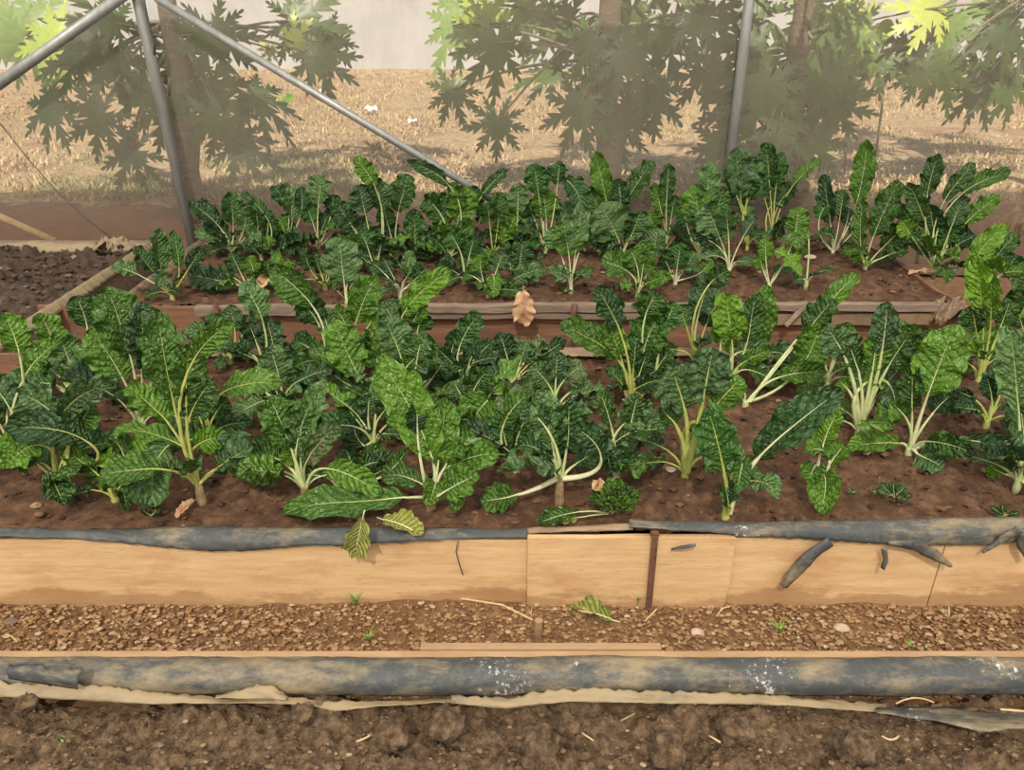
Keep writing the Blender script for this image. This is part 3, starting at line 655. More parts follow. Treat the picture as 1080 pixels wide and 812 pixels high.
def stalk_mesh(B, S, P, nn, r0, r1, sag):
    n1 = 9; t = np.linspace(0, 1, n1)
    d1 = unit(P[2] - P[0]); L = np.linalg.norm(S - B)
    C = S - d1 * L * 0.5; C[2] = max(C[2], min(B[2], S[2]) + 0.012)
    A = bez(B, C, S, t)[:-1]; k = int(len(P) * 0.9); Q = P[:k:2] + nn[:k:2] * 0.001
    pts = np.vstack([A, Q]); na = len(A); nq = len(Q)
    rad = np.concatenate([np.linspace(r0 * 1.35, r1, na) , r1 * (1 - np.linspace(0, 1, nq)) ** 0.9 * (0.48 + 0.3 * np.exp(-np.arange(nq) * 0.8)) + 0.0003])
    return pts, rad, na
leaf_count = [0]
def add_leaf(plant, B, S, T, W, col='m', up=0.55, tw=0.0, ruffle=0.26, thick=1.0, stalk='stalk', bend=0.42, lod=0, seed=None, cup=0.25, lab=None, pk=1.0):
    if col == 'h': pk = 0.7; ruffle *= 0.8
    leaf_count[0] += 1; seed = seed or leaf_count[0] * 13 + 5
    B = np.array(B, float); S = np.array(S, float); T = np.array(T, float)
    L = np.linalg.norm(T - S); sd = unit(S - B); td = unit(T - S)
    C = S + unit(td * 0.75 + sd * 0.45) * L * bend
    v = np.array(CAM) - (S + T) / 2; v = unit(v); n0 = unit(v * (1 - up) + np.array([0, 0, 1.0]) * up)
    if abs(tw) > 0:
        a = math.radians(tw); k = td; n0 = n0 * math.cos(a) + np.cross(k, n0) * math.sin(a) + k * np.dot(k, n0) * (1 - math.cos(a))
    nv, nu = (44, 16) if lod == 0 else (30, 10)
    vs, fs, uv, uv2, P, nn = blade_mesh(S, C, T, W, n0, seed, ruffle, cup, nv, nu, pk=pk)
    lf = mesh_obj('leaf', rel(vs, plant), fs, M[col], plant, uv=uv, uv2=uv2)
    if col == 'y': lf['label'] = 'yellowing leaf'
    elif col == 's': lf['label'] = 'worn spotted leaf'
    pts, rad, na = stalk_mesh(B, S, P, nn, 0.0044 * thick, 0.0033 * thick, 0)
    mb = MB(); mb.tube([tuple(p) for p in rel(pts, plant)], list(rad), 7, flat=0.6, nrm=Vector(n0), cap=False)
    st = mesh_obj('stalk', mb.v, mb.f, M[stalk], lf)
    return lf
def inward(p, zs):
    return Vector((p.x, p.y, max(p.z, zs)))
ROW = {'f': 'chard plants in the front bed', 'k': 'chard plants in the back bed'}
def chard(bx, by, label, leaves, fill=5, size=0.2, bed=None, cols='mmmd', stalk='stalk', seed=0, root=0, tall=0.5, face=0.6, cat='chard plant', pth=1.0):
    bed = bed or ('k' if by <= 320 else 'f')
    zs = SZ if bed == 'f' else SZ + 0.005
    B = at_z(bx, by, zs); B.y = min(B.y, 4.08 if bed == 'k' else 2.60); plant = empty('chard_plant', B); tag(plant, label, cat, ROW[bed])
    r = random.Random(seed or int(bx * 7 + by)); dB = depth(B)
    mb = MB(); hgt = 0.02 + root
    mb.tube([B - Vector((0, 0, 0.03)), B, B + Vector((0, 0, hgt * 0.6)), B + Vector((0, 0, hgt))], [0.012, 0.014, 0.011, 0.009] if root else [0.010, 0.0115, 0.010, 0.008], 9)
    mb.build('root_crown', M['crown'] if root else M[stalk], plant, smooth=True)
    top = B + Vector((0, 0, hgt - 0.004))
    for k, l in enumerate(leaves):
        sx, sy, tx, ty, wpx = l[:5]; o = dict(l[5]) if len(l) > 5 else {}
        drop = ty > sy + 6
        ds = o.pop('ds', 0.02 if sy < by else -0.03); dt = o.pop('dt', -0.07 if drop else 0.05)
        S = at_y(sx, sy, B.y + ds); T = at_y(tx, ty, B.y + dt)
        if bed == 'k' and T.y > 4.21: T = at_y(tx, ty, 4.21)
        if bed == 'k' and S.y > 4.2: S = at_y(sx, sy, 4.2)
        if T.y > 1.58 or bed == 'k': T = inward(T, zs + 0.015)
        S = inward(S, zs + 0.015)
        W = wpx * depth((S + T) / 2) / FPX * 0.93
        dxs = o.pop('bx', 0)
        off = Vector(((sx - bx) * 0.0001, 0, 0)); off.x = max(-0.01, min(0.01, off.x * 1.5)); off.y = r.uniform(-0.006, 0.006)
        st = o.pop('st', stalk)
        add_leaf(plant, top + off, S, T, W, o.pop('c', cols[k % len(cols)]), tw=o.pop('tw', r.uniform(-28, 28)), up=o.pop('up', 0.15 if not drop else 0.5), stalk=st, thick=pth * o.pop('th', 1.0) * (1 if bed == 'f' else 0.85), lod=0 if bed == 'f' else 1, **o)
    a0 = r.random() * 6.28
    fill = int(fill * 1.3 + 0.5)
    for k in range(fill):
        a = a0 + 2.4 * k + r.uniform(-0.4, 0.4); el = r.uniform(25, 70) * tall * 2; el = math.radians(min(80, el))
        sz = size * r.uniform(0.75, 1.15); ls = sz * r.uniform(0.3, 0.65)
        h = Vector((math.cos(a), math.sin(a) * 0.8, 0)); d = h * math.cos(el) + Vector((0, 0, math.sin(el)))
        S = top + d * ls; el2 = el - math.radians(r.uniform(15, 60)); d2 = h * math.cos(el2) + Vector((0, 0, math.sin(el2)))
        T = S + d2 * sz
        lim = (1.62, 2.62) if bed == 'f' else (3.24, 4.16)
        if T.y < lim[0]: T.y = lim[0]
        if T.y > lim[1]: T.y = lim[1]
        T.z = max(T.z, zs + 0.02)
        add_leaf(plant, top + h * 0.008, S, T, sz * r.uniform(0.38, 0.56), cols[r.randrange(len(cols))], up=r.uniform(0.35, 0.8), tw=r.uniform(-35, 35), ruffle=0.34, stalk=stalk, thick=(1.0 if bed == 'f' else 0.8) * r.uniform(0.7, 1), lod=1)
    return plant
D = dict
exec_specs = [
# ---------------- back bed, left to right
(182,315,'dark chard with two pointed leaves alone at the left end of the back bed',[(170,285,166,240,22,D(c='d')),(189,283,182,243,15,D(c='d')),(162,288,143,262,24,D(c='d',tw=30)),(198,285,214,260,18,D(c='d')),(146,290,118,280,20,D(c='g',ds=-.02,dt=-.03,st='stalkw')),(176,292,165,302,20,D(c='g'))],D(fill=3,size=.12,cols='d',stalk='stalky')),
(245,268,'bushy dark chard just right of the left post foot',[(232,240,200,213,24,D(c='d')),(246,238,243,202,26,D(c='d')),(238,248,215,235,24,D(c='d')),(256,245,262,214,20,D(c='g')),(240,258,222,262,22,D(c='d'))],D(fill=6,size=.15,cols='dgd')),
(276,272,'chard with a curled dark crest, second clump from the left post',[(272,240,268,208,24,D(c='d')),(282,245,282,222,22,D(c='m')),(268,258,274,238,20,D(c='m')),(284,235,254,204,14,D(c='d'))],D(fill=4,size=.14,cols='dm')),
(312,248,'tall dark chard whose leaf faces forward, behind the leaning yellow stalks',[(308,232,300,193,24,D(c='g')),(302,218,288,196,20,D(c='d')),(318,222,318,197,18,D(c='d')),(300,245,292,228,20,D(c='m'))],D(fill=5,size=.15,cols='ddg')),
(345,252,'chard with one veined round leaf topping the third clump from the left',[(336,215,340,184,28,D(c='g')),(350,222,352,205,24,D(c='d')),(330,235,322,214,24,D(c='d')),(358,232,362,212,24,D(c='g'))],D(fill=5,size=.15,cols='dm')),
(290,276,'low chard with upright yellow stalks and sideways leaves, left back bed',[(296,262,325,264,26,D(c='d')),(278,258,262,250,22,D(c='g')),(284,262,284,248,16,D(c='b')),(303,258,316,252,24,D(c='d'))],D(fill=3,size=.13,cols='dg',stalk='stalky')),
(262,308,'spreading chard at the left rail with leaves flat to the left',[(240,298,198,290,30,D(c='d')),(250,300,215,306,26,D(c='m')),(254,288,244,266,24,D(c='d')),(268,292,262,270,22,D(c='m')),(276,298,285,286,20,D(c='m'))],D(fill=5,size=.13,cols='dm')),
(292,302,'small bright chard by the rail between wide dark clumps, left',[(296,290,302,272,24,D(c='b')),(286,292,282,274,20,D(c='m')),(305,298,318,290,22,D(c='g'))],D(fill=3,size=.12,cols='mb')),
(343,304,'chard with yellow-white stalks left of the big round upright leaf',[(338,288,330,266,24,D(c='d')),(328,285,322,268,18,D(c='d')),(348,290,352,276,18,D(c='m'))],D(fill=4,size=.13,cols='d',stalk='stalky')),
(366,320,'chard holding one big round upright leaf on a white stalk above the rail',[(363,298,357,250,44,D(c='g',st='stalkw',th=1.2,up=.1,tw=4,ruffle=.12))],D(fill=2,size=.11,cols='gm')),
(398,282,'tall chard with a narrow leaf pointing up left, left of centre',[(395,196,374,166,22,D(c='m',dt=0.02)),(385,225,378,195,30,D(c='g')),(402,222,396,188,26,D(c='d')),(380,252,368,226,34,D(c='g')),(372,240,355,214,30,D(c='d'))],D(fill=6,size=.17,cols='dgm')),
(418,276,'chard with a broad fan leaf on a pale midrib beside the narrow pointed one',[(420,224,432,184,32,D(c='m',st='stalkw',up=.1)),(410,240,404,218,22,D(c='m')),(400,255,392,240,26,D(c='g')),(412,250,412,232,20,D(c='d'))],D(fill=4,size=.15,cols='gmd')),
(437,276,'dark upright chard left of the centre clump in the back bed',[(438,262,436,220,26,D(c='d')),(430,265,422,244,20,D(c='d')),(446,262,448,238,18,D(c='d'))],D(fill=4,size=.13,cols='d')),
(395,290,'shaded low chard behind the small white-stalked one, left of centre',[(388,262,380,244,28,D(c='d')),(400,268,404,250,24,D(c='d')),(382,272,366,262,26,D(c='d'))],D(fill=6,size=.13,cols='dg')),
(422,312,'small chard with bare white stalks at the rail, left of centre',[(405,288,392,276,14,D(c='d',st='stalkw')),(428,290,433,264,16,D(c='g')),(415,292,404,272,14,D(c='g')),(436,296,450,282,24,D(c='g'))],D(fill=4,size=.11,cols='gm',stalk='stalkw')),
(473,276,'big chard clump with one long arm-like leaf reaching left over the brace',[(474,196,429,170,17,D(c='d')),(470,236,452,206,34,D(c='m',up=.1)),(482,235,490,195,34,D(c='m')),(462,222,448,208,26,D(c='d')),(486,222,476,192,22,D(c='m')),(470,246,458,232,30,D(c='b')),(478,255,500,262,24,D(c='g'))],D(fill=6,size=.16,cols='mdm',stalk='stalk')),
(497,250,'dark chard with one leaf reaching right in front of the netting, centre',[(508,207,536,179,15,D(c='d',dt=.03)),(498,222,497,196,24,D(c='d')),(505,235,510,215,22,D(c='d')),(492,232,486,206,22,D(c='d'))],D(fill=5,size=.15,cols='dd')),
(520,272,'chard with tall crinkled leaves over yellow stalks right of the arm-like leaf clump',[(525,236,526,202,30,D(c='m',up=.1)),(538,240,545,220,26,D(c='m')),(516,232,514,214,24,D(c='d')),(530,250,534,234,26,D(c='m'))],D(fill=5,size=.15,cols='md',stalk='stalky')),
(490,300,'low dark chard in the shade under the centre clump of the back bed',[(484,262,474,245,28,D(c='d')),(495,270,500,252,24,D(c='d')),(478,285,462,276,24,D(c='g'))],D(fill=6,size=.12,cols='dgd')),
(515,314,'low chard with glossy drooping leaves at the rail left of the dead leaf',[(520,290,520,314,18,D(c='m')),(500,292,490,290,18,D(c='m')),(508,288,506,268,26,D(c='m')),(524,284,530,266,26,D(c='g'))],D(fill=4,size=.11,cols='m')),
(548,300,'chard laying one wide leaf rightwards just above the dead leaf',[(540,296,576,283,24,D(c='g',up=.3,ds=-.02,dt=-.02,st='stalkw')),(548,280,552,254,28,D(c='d')),(540,285,536,268,20,D(c='d'))],D(fill=4,size=.12,cols='dg')),
(545,272,'chard hidden low behind the rows with one pale round leaf at its top',[(546,225,547,193,24,D(c='g')),(552,245,556,228,20,D(c='d'))],D(fill=4,size=.13,cols='dm')),
(575,268,'large dark-crested chard overhanging right, centre of the back row',[(568,205,563,172,30,D(c='d',dt=.02)),(596,190,614,222,28,D(c='d')),(588,195,590,170,24,D(c='d')),(576,232,573,200,32,D(c='m',up=.1)),(590,238,604,212,26,D(c='g')),(564,232,556,212,28,D(c='d'))],D(fill=6,size=.16,cols='dm')),
(602,306,'white-stalked upright chard standing clear just left of the rail peg',[(600,270,594,232,34,D(c='m',up=.1,tw=6)),(607,266,614,214,26,D(c='g',up=.1)),(590,264,580,240,24,D(c='g')),(612,262,622,240,22,D(c='m'))],D(fill=4,size=.14,cols='gm',stalk='stalkw')),
(645,252,'chard with two tall blunt leaves like rabbit ears, right of centre',[(640,214,628,160,24,D(c='m',up=.1,tw=0)),(660,214,690,170,27,D(c='m',up=.1)),(634,232,626,195,22,D(c='m')),(655,222,652,188,24,D(c='d')),(640,235,645,215,26,D(c='g'))],D(fill=5,size=.17,cols='mg')),
(655,272,'grey-green chard with a huge round puckered leaf below the rabbit-ear leaves',[(652,252,632,216,50,D(c='g',up=.1,tw=0)),(665,250,676,222,34,D(c='d')),(648,258,626,250,28,D(c='g'))],D(fill=4,size=.13,cols='gd')),
(672,312,'broad-stalked chard at the rail with a horizontal leaf left and bright upright one',[(664,288,634,276,34,D(c='m',up=.2)),(677,290,682,252,30,D(c='b',up=.1)),(672,282,664,262,28,D(c='m')),(688,272,694,240,28,D(c='g'))],D(fill=4,size=.13,cols='mb')),
(700,258,'chard with a slim pointed leaf standing before the netting, right of the ears',[(703,212,706,172,19,D(c='m')),(698,225,690,193,17,D(c='m')),(708,230,712,205,18,D(c='d')),(690,242,684,222,28,D(c='m'))],D(fill=5,size=.14,cols='mg')),
(712,300,'small chard with thin radiating pale stalks in the right centre of the back bed',[(714,284,718,256,28,D(c='d',up=.1,st='stalkw')),(706,284,698,266,18,D(c='d')),(722,284,734,266,18,D(c='g')),(735,290,752,274,14,D(c='m'))],D(fill=4,size=.11,cols='dm',stalk='stalkw')),
(737,270,'chard with a broad bright leaf left of the right post foot',[(737,240,733,194,36,D(c='m',up=.1)),(745,215,748,170,24,D(c='g')),(725,240,720,215,24,D(c='d')),(752,235,762,200,26,D(c='m'))],D(fill=5,size=.16,cols='mg')),
(769,286,'chard on two white stalks forming a V, right of the V a bluish leaf',[(759,250,744,214,34,D(c='g',st='stalkw',up=.1)),(784,250,797,230,22,D(c='g',st='stalkw')),(755,258,735,248,20,D(c='d')),(768,245,766,222,24,D(c='m'))],D(fill=2,size=.12,cols='g',stalk='stalkw')),
(779,254,'crinkled chard raised on long yellow stalks in front of the right post',[(781,208,776,155,34,D(c='g')),(788,205,795,165,30,D(c='d')),(776,205,762,180,26,D(c='g')),(790,210,806,195,26,D(c='g')),(782,215,772,200,24,D(c='d'))],D(fill=2,size=.16,cols='g',stalk='stalky',tall=.9)),
(808,257,'dark crinkled chard on long greenish stalks just right of the post',[(812,198,808,150,26,D(c='d')),(818,200,824,160,20,D(c='d')),(835,198,866,168,15,D(c='m')),(806,208,795,180,24,D(c='d')),(822,215,838,196,26,D(c='d')),(812,218,822,208,22,D(c='g'))],D(fill=2,size=.15,cols='d',stalk='stalky',tall=.9)),
(811,303,'bright green chard with a leaf folded rightwards over a pale stalk',[(808,275,808,250,16,D(c='b')),(815,265,843,290,28,D(c='b',dt=-.06)),(805,285,800,268,18,D(c='b')),(838,248,842,218,26,D(c='m'))],D(fill=1,size=.1,cols='b',stalk='stalkw')),
(850,300,'chard with a curved arm leaf between the bright one and the ray-stalked one',[(838,270,846,258,22,D(c='m')),(846,240,838,262,24,D(c='m'))],D(fill=3,size=.11,cols='gm')),
(878,268,'chard with thin pale stalks fanning out like rays and one tall leaf above',[(903,216,915,147,25,D(c='m',up=.05,tw=0,dt=.03)),(876,236,869,184,20,D(c='d')),(886,228,890,200,24,D(c='g')),(864,232,874,212,18,D(c='d')),(892,238,896,220,22,D(c='d')),(897,248,905,238,14,D(c='d'))],D(fill=3,size=.13,cols='d',stalk='stalkw')),
(912,284,'chard with a long bright leaf and pale midrib leaning right of the tall leaf',[(921,250,948,190,28,D(c='m',up=.05,tw=0)),(908,262,910,208,18,D(c='m')),(930,262,962,232,28,D(c='m',dt=-.02)),(912,278,902,256,22,D(c='b')),(935,270,958,262,20,D(c='m',ds=-.02,dt=-.03))],D(fill=3,size=.13,cols='mb')),
(985,288,'large fan-shaped chard with long blunt leaves spreading right at the far right',[(978,206,990,162,22,D(c='d',dt=.03)),(996,212,1029,172,19,D(c='m',dt=.03)),(1014,205,1066,182,20,D(c='m',dt=.02)),(1018,236,1054,206,22,D(c='m',dt=.0)),(1003,240,1016,206,24,D(c='g')),(975,232,958,192,24,D(c='m')),(998,260,1004,228,32,D(c='d')),(1005,262,1030,248,26,D(c='d')),(985,245,980,215,26,D(c='d')),(962,250,950,232,22,D(c='b'))],D(fill=6,size=.17,cols='dmm')),
(968,272,'half-hidden chard with dry brown stalks left of the large fan-shaped one',[(962,240,950,215,20,D(c='d')),(970,225,965,195,20,D(c='m'))],D(fill=3,size=.13,cols='dm')),
(1046,300,'bright chard climbing the right end of the back bed',[(1025,285,1062,238,26,D(c='b',tw=10)),(1035,300,1030,268,26,D(c='b')),(1045,282,1074,246,24,D(c='m')),(1058,290,1072,268,26,D(c='d'))],D(fill=4,size=.15,cols='bm')),
# ---------------- front bed, left cluster
(14,478,'glossy chard cut off by the left edge, between front and rear rows',[(20,372,4,330,34,D(c='h')),(28,395,60,360,30,D(c='m')),(10,430,-15,400,40,D(c='g')),(30,440,60,420,34,D(c='d'))],D(fill=6,size=.2,cols='mgd')),
(66,524,'chard on an exposed knobbly root in the left corner of the bed',[(66,436,116,404,32,D(c='g',dt=-.02)),(60,440,20,415,40,D(c='g')),(95,468,5,452,42,D(c='d',dt=-.02,ds=0)),(40,470,5,495,44,D(c='h')),(80,455,100,425,34,D(c='m')),(100,486,46,512,36,D(c='m',dt=-.05))],D(fill=4,size=.18,cols='dm',root=.035,stalk='stalky')),
(122,528,'small-stalked chard left of the large drooping leaf, front row',[(112,505,92,500,20,D(c='m')),(130,480,118,462,24,D(c='m')),(118,492,140,478,22,D(c='g')),(122,515,135,545,14,D(c='m'))],D(fill=3,size=.12,cols='m',stalk='stalky')),
(78,420,'broad-leaved chard by the dusty liner, upper left',[(60,368,42,330,30,D(c='m')),(92,345,80,312,30,D(c='m')),(74,385,60,350,34,D(c='g')),(50,400,30,375,34,D(c='m')),(90,395,108,375,30,D(c='g'))],D(fill=5,size=.18,cols='mgd')),
(150,455,'chard with two huge paddle leaves rising at the upper left',[(137,374,112,302,56,D(c='h',up=.1,tw=5,st='stalkw')),(131,402,96,346,48,D(c='h',up=.1,tw=-8,st='stalkw')),(150,380,150,318,44,D(c='g',up=.1)),(160,400,170,350,34,D(c='d'))],D(fill=4,size=.2,cols='md')),
(213,528,'largest bright glossy chard on a pitted stem in the left front',[(182,420,166,330,50,D(c='h',up=.05,tw=0)),(205,378,246,338,30,D(c='h',tw=20)),(196,420,200,360,40,D(c='h')),(176,445,134,408,40,D(c='b')),(190,470,118,456,32,D(c='b',up=.4)),(200,440,225,400,40,D(c='m')),(205,472,240,460,30,D(c='b')),(178,470,162,535,52,D(c='g',dt=-.07,tw=5,cup=.5)),(232,492,268,470,46,D(c='g',up=.5,dt=-.02))],D(fill=3,size=.2,cols='mb',stalk='stalky',root=.04)),
(222,478,'chard with one arched leaf lying right over a green upright stalk, left',[(236,414,298,406,38,D(c='h',up=.5,ds=.02,dt=.02,tw=0,ruffle=.12)),(215,430,200,400,34,D(c='m')),(225,440,240,420,26,D(c='d'))],D(fill=3,size=.16,cols='md',stalk='stalky')),
(245,380,'chard with a bunch of thin yellow stalks below the left rail peg',[(232,355,222,330,22,D(c='d')),(248,350,242,322,26,D(c='g')),(256,352,262,332,20,D(c='g')),(240,360,214,350,28,D(c='d'))],D(fill=4,size=.13,cols='dg',stalk='stalky')),
(280,392,'chard with a long two-lobed leaf standing up across the rail, left',[(276,336,256,297,32,D(c='g',up=.1)),(288,372,280,334,34,D(c='g',up=.1)),(270,360,262,340,24,D(c='d'))],D(fill=4,size=.14,cols='gd')),
(298,432,'grey puckered chard between the standing pair and the arched leaf',[(296,405,284,364,38,D(c='g',up=.15)),(275,408,262,390,24,D(c='g')),(310,415,318,392,26,D(c='d')),(290,420,268,425,28,D(c='d'))],D(fill=5,size=.15,cols='gd')),
(322,522,'thick-stalked chard with fan of crinkled leaves, front row left of the lying leaf',[(306,470,284,418,48,D(c='h',up=.15,tw=5)),(312,476,330,420,40,D(c='m')),(318,482,345,400,34,D(c='g')),(300,498,246,502,48,D(c='h',up=.4,dt=-.04)),(296,486,262,478,40,D(c='m',up=.4)),(322,490,360,448,30,D(c='s',dt=-.03)),(312,492,305,470,30,D(c='b'))],D(fill=3,size=.16,cols='mg',stalk='stalk',root=.01)),
(342,400,'chard with a bright veined leaf pointing up left over the rail',[(330,323,286,284,38,D(c='m',up=.1,st='stalkw')),(335,340,318,318,36,D(c='m')),(346,350,340,325,28,D(c='g')),(330,370,312,360,30,D(c='d'))],D(fill=4,size=.15,cols='dm')),
(392,420,'chard with a big ribbed leaf leaning up left, centre left',[(378,396,352,338,46,D(c='h',up=.1,tw=0)),(398,398,404,362,30,D(c='m')),(372,408,350,395,30,D(c='g')),(400,408,420,392,26,D(c='g'))],D(fill=4,size=.16,cols='mdg')),
(372,388,'bright yellow-green chard spilling over the rail left of centre',[(376,338,397,290,36,D(c='b',up=.15)),(366,345,352,325,28,D(c='b')),(388,345,404,322,30,D(c='b')),(362,360,346,348,28,D(c='m'))],D(fill=4,size=.14,cols='bm')),
(428,392,'chard with one bright wavy leaf reaching right onto the pale rail',[(425,332,476,284,28,D(c='b',up=.1,tw=10)),(418,345,402,318,32,D(c='g')),(436,340,448,318,26,D(c='m')),(412,350,416,315,26,D(c='g')),(440,350,444,330,30,D(c='d'))],D(fill=4,size=.16,cols='gm')),
(432,432,'broad-leaved chard behind the tall glossy leaf, centre left',[(428,388,462,365,46,D(c='h',up=.3)),(422,375,405,335,40,D(c='g',up=.1)),(440,380,446,350,36,D(c='g')),(455,400,470,378,30,D(c='d'))],D(fill=4,size=.17,cols='mg')),
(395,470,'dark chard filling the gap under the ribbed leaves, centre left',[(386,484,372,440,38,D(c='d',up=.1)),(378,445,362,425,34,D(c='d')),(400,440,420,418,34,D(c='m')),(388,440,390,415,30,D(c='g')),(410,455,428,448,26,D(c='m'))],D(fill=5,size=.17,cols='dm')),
(360,520,'small glossy chard above the long lying leaf, front row',[(385,505,412,490,22,D(c='m')),(408,500,430,474,18,D(c='m')),(378,500,352,488,30,D(c='m')),(372,495,362,470,28,D(c='d'))],D(fill=3,size=.12,cols='md')),
(455,536,'chard with one very tall glossy leaf and another lying flat to the left, front row',[(456,484,398,376,54,D(c='h',up=.05,tw=0,ruffle=.12,st='stalkw',th=1.2)),(426,525,298,540,44,D(c='h',up=.55,ds=-.02,dt=-.03,tw=0,ruffle=.15,st='stalk')),(462,490,470,420,36,D(c='h',up=.05,tw=0,st='stalkw')),(440,455,440,425,34,D(c='d')),(460,508,452,534,26,D(c='m')),(468,496,528,478,42,D(c='h',up=.4,dt=-.03)),(472,488,500,455,40,D(c='m')),(474,500,480,540,24,D(c='m'))],D(fill=2,size=.15,cols='m',root=.015,stalk='stalkw')),
(490,408,'dark upright chard before the reddish boards, centre',[(484,368,506,330,30,D(c='d',up=.1)),(476,374,484,348,26,D(c='g')),(500,380,520,360,20,D(c='d')),(474,388,455,372,30,D(c='d'))],D(fill=5,size=.15,cols='dg')),
(505,452,'chard with a broad downward glossy leaf, centre',[(518,420,492,468,44,D(c='h',up=.2,dt=-.04,tw=10)),(498,415,515,390,36,D(c='m')),(488,420,478,402,34,D(c='g')),(510,430,540,412,30,D(c='b'))],D(fill=5,size=.17,cols='md')),
(545,496,'chard with pale bare stalks low in the centre, one arched yellow-green leaf over it',[(530,452,560,412,26,D(c='m',up=.5)),(546,462,572,412,24,D(c='m')),(534,468,528,430,30,D(c='d')),(540,475,545,445,26,D(c='m')),(582,484,600,470,14,D(c='d',st='stalkw',th=1.4)),(528,480,520,462,16,D(c='m'))],D(fill=3,size=.15,cols='dm',stalk='stalk')),
(540,408,'chard in the shade left of the spotted clump, mid bed centre',[(535,378,526,350,26,D(c='d')),(548,385,556,358,30,D(c='g')),(528,395,508,382,32,D(c='g')),(555,380,578,360,26,D(c='s'))],D(fill=5,size=.15,cols='dgs')),
(585,442,'worn spotted chard cluster in the middle of the bed',[(580,408,560,385,32,D(c='g')),(592,405,615,385,34,D(c='s')),(572,420,548,405,30,D(c='d')),(600,415,625,405,30,D(c='s')),(586,402,588,370,28,D(c='g'))],D(fill=5,size=.15,cols='gds')),
(590,528,'chard on a tall brown scarred root with two thick white side stalks',[(546,522,506,550,38,D(c='m',up=.5,ds=-.01,dt=-.03,st='stalkw',th=1.5,tw=0)),(583,472,570,410,42,D(c='g',up=.15)),(598,470,600,420,42,D(c='d',up=.15)),(590,482,578,450,34,D(c='d')),(575,450,552,428,34,D(c='g')),(634,484,606,450,40,D(c='d',up=.4,ds=-.02,dt=-.03,st='stalkw',th=1.4))],D(fill=3,size=.15,cols='dg',root=.055,stalk='stalk')),
(650,505,'chard with large speckled leaf held right of the scarred-root plant',[(648,468,704,452,38,D(c='m',up=.3,dt=-.02)),(645,452,632,412,20,D(c='m')),(655,450,690,430,34,D(c='g')),(640,470,645,500,40,D(c='d',dt=-.04)),(665,448,672,415,30,D(c='m'))],D(fill=3,size=.14,cols='dm')),
(665,425,'chard with crested dark leaves on long curved stalks right of the peg',[(652,345,628,303,32,D(c='d',up=.1)),(650,378,590,342,34,D(c='m',up=.1)),(655,378,640,338,26,D(c='m',up=.1)),(668,390,672,350,20,D(c='d')),(674,395,682,372,22,D(c='d'))],D(fill=2,size=.13,cols='dm',stalk='stalky')),
(690,415,'chard with a broad star of pale-ribbed leaves leaning right of the crested one',[(678,376,698,328,46,D(c='h',up=.05,tw=0,st='stalkw')),(680,335,692,308,40,D(c='m',up=.1)),(700,350,712,318,26,D(c='d')),(692,392,708,370,24,D(c='m'))],D(fill=3,size=.14,cols='md')),
(730,378,'chard with spreading yellow stalks just under the rail, right of centre',[(736,334,752,286,34,D(c='g',up=.05,tw=0,st='stalkw')),(724,345,715,322,24,D(c='g')),(744,345,750,330,24,D(c='d')),(748,300,768,285,26,D(c='m'))],D(fill=2,size=.13,cols='g',stalk='stalky')),
(770,404,'chard with twin bright upright leaves over broad pale stalks',[(772,360,764,308,38,D(c='b',up=.05,tw=0)),(788,360,795,310,28,D(c='m')),(760,365,770,330,26,D(c='m')),(778,372,810,375,34,D(c='g',up=.3))],D(fill=3,size=.15,cols='mb',stalk='stalk')),
(800,400,'chard carrying the single brightest leaf with a white midrib, right of centre',[(802,364,808,300,31,D(c='b',up=.05,tw=0,st='stalkw')),(812,372,838,382,30,D(c='g',up=.4)),(795,375,785,362,24,D(c='m'))],D(fill=2,size=.13,cols='mg')),
(786,428,'chard whose long bare stalks slant up right to a wide flat leaf',[(822,398,872,392,26,D(c='b',up=.4,dt=0)),(850,350,880,315,34,D(c='m',up=.1,dt=.12,ds=.1)),(846,385,865,340,44,D(c='m',up=.15,dt=.08,ds=.05)),(865,330,905,288,24,D(c='b',up=.1,dt=.2,ds=.15))],D(fill=1,size=.12,cols='m',stalk='stalk')),
(722,502,'thick yellow-stalked chard with big round puckered leaves, right of centre',[(722,432,706,384,52,D(c='g',up=.05,tw=0)),(742,418,752,366,50,D(c='g',up=.05,tw=0)),(752,432,783,398,34,D(c='m')),(712,448,694,430,30,D(c='m')),(735,445,760,470,40,D(c='m'))],D(fill=2,size=.13,cols='gm',stalk='stalky',pth=1.8)),
(765,546,'front row chard with one large dark leaf lying towards the upper right',[(764,500,746,428,50,D(c='d',up=.05,tw=0,th=1.4,ds=-.01,dt=.0)),(799,484,888,412,44,D(c='d',up=.25,dt=.06,tw=0,ruffle=.2,th=1.3,cup=.5,st='stalkw')),(790,508,822,522,28,D(c='g')),(782,490,776,520,22,D(c='d')),(775,500,800,492,26,D(c='m'))],D(fill=1,size=.12,cols='dm',stalk='stalky',pth=1.35)),
(858,524,'bright glossy chard dangling one lobed leaf over the front liner',[(872,480,848,476,30,D(c='b',up=.4,dt=-.02)),(868,500,862,556,34,D(c='b',dt=-.1,up=.3)),(868,470,884,432,26,D(c='b')),(875,490,890,470,30,D(c='b')),(862,490,852,510,28,D(c='b',dt=-.04))],D(fill=0,size=.1,cols='b',stalk='stalkw')),
(905,458,'chard with upright ribbed stalks and a dark leaf hanging at its right',[(912,405,932,408,24,D(c='b',up=.4)),(895,412,884,402,20,D(c='b')),(936,404,942,446,28,D(c='g',up=.2)),(905,392,888,352,34,D(c='m')),(920,390,925,345,34,D(c='m')),(930,372,936,318,30,D(c='g',up=.1)),(890,375,872,345,36,D(c='g')),(935,390,960,352,38,D(c='m'))],D(fill=3,size=.17,cols='mg',stalk='stalk',pth=1.4)),
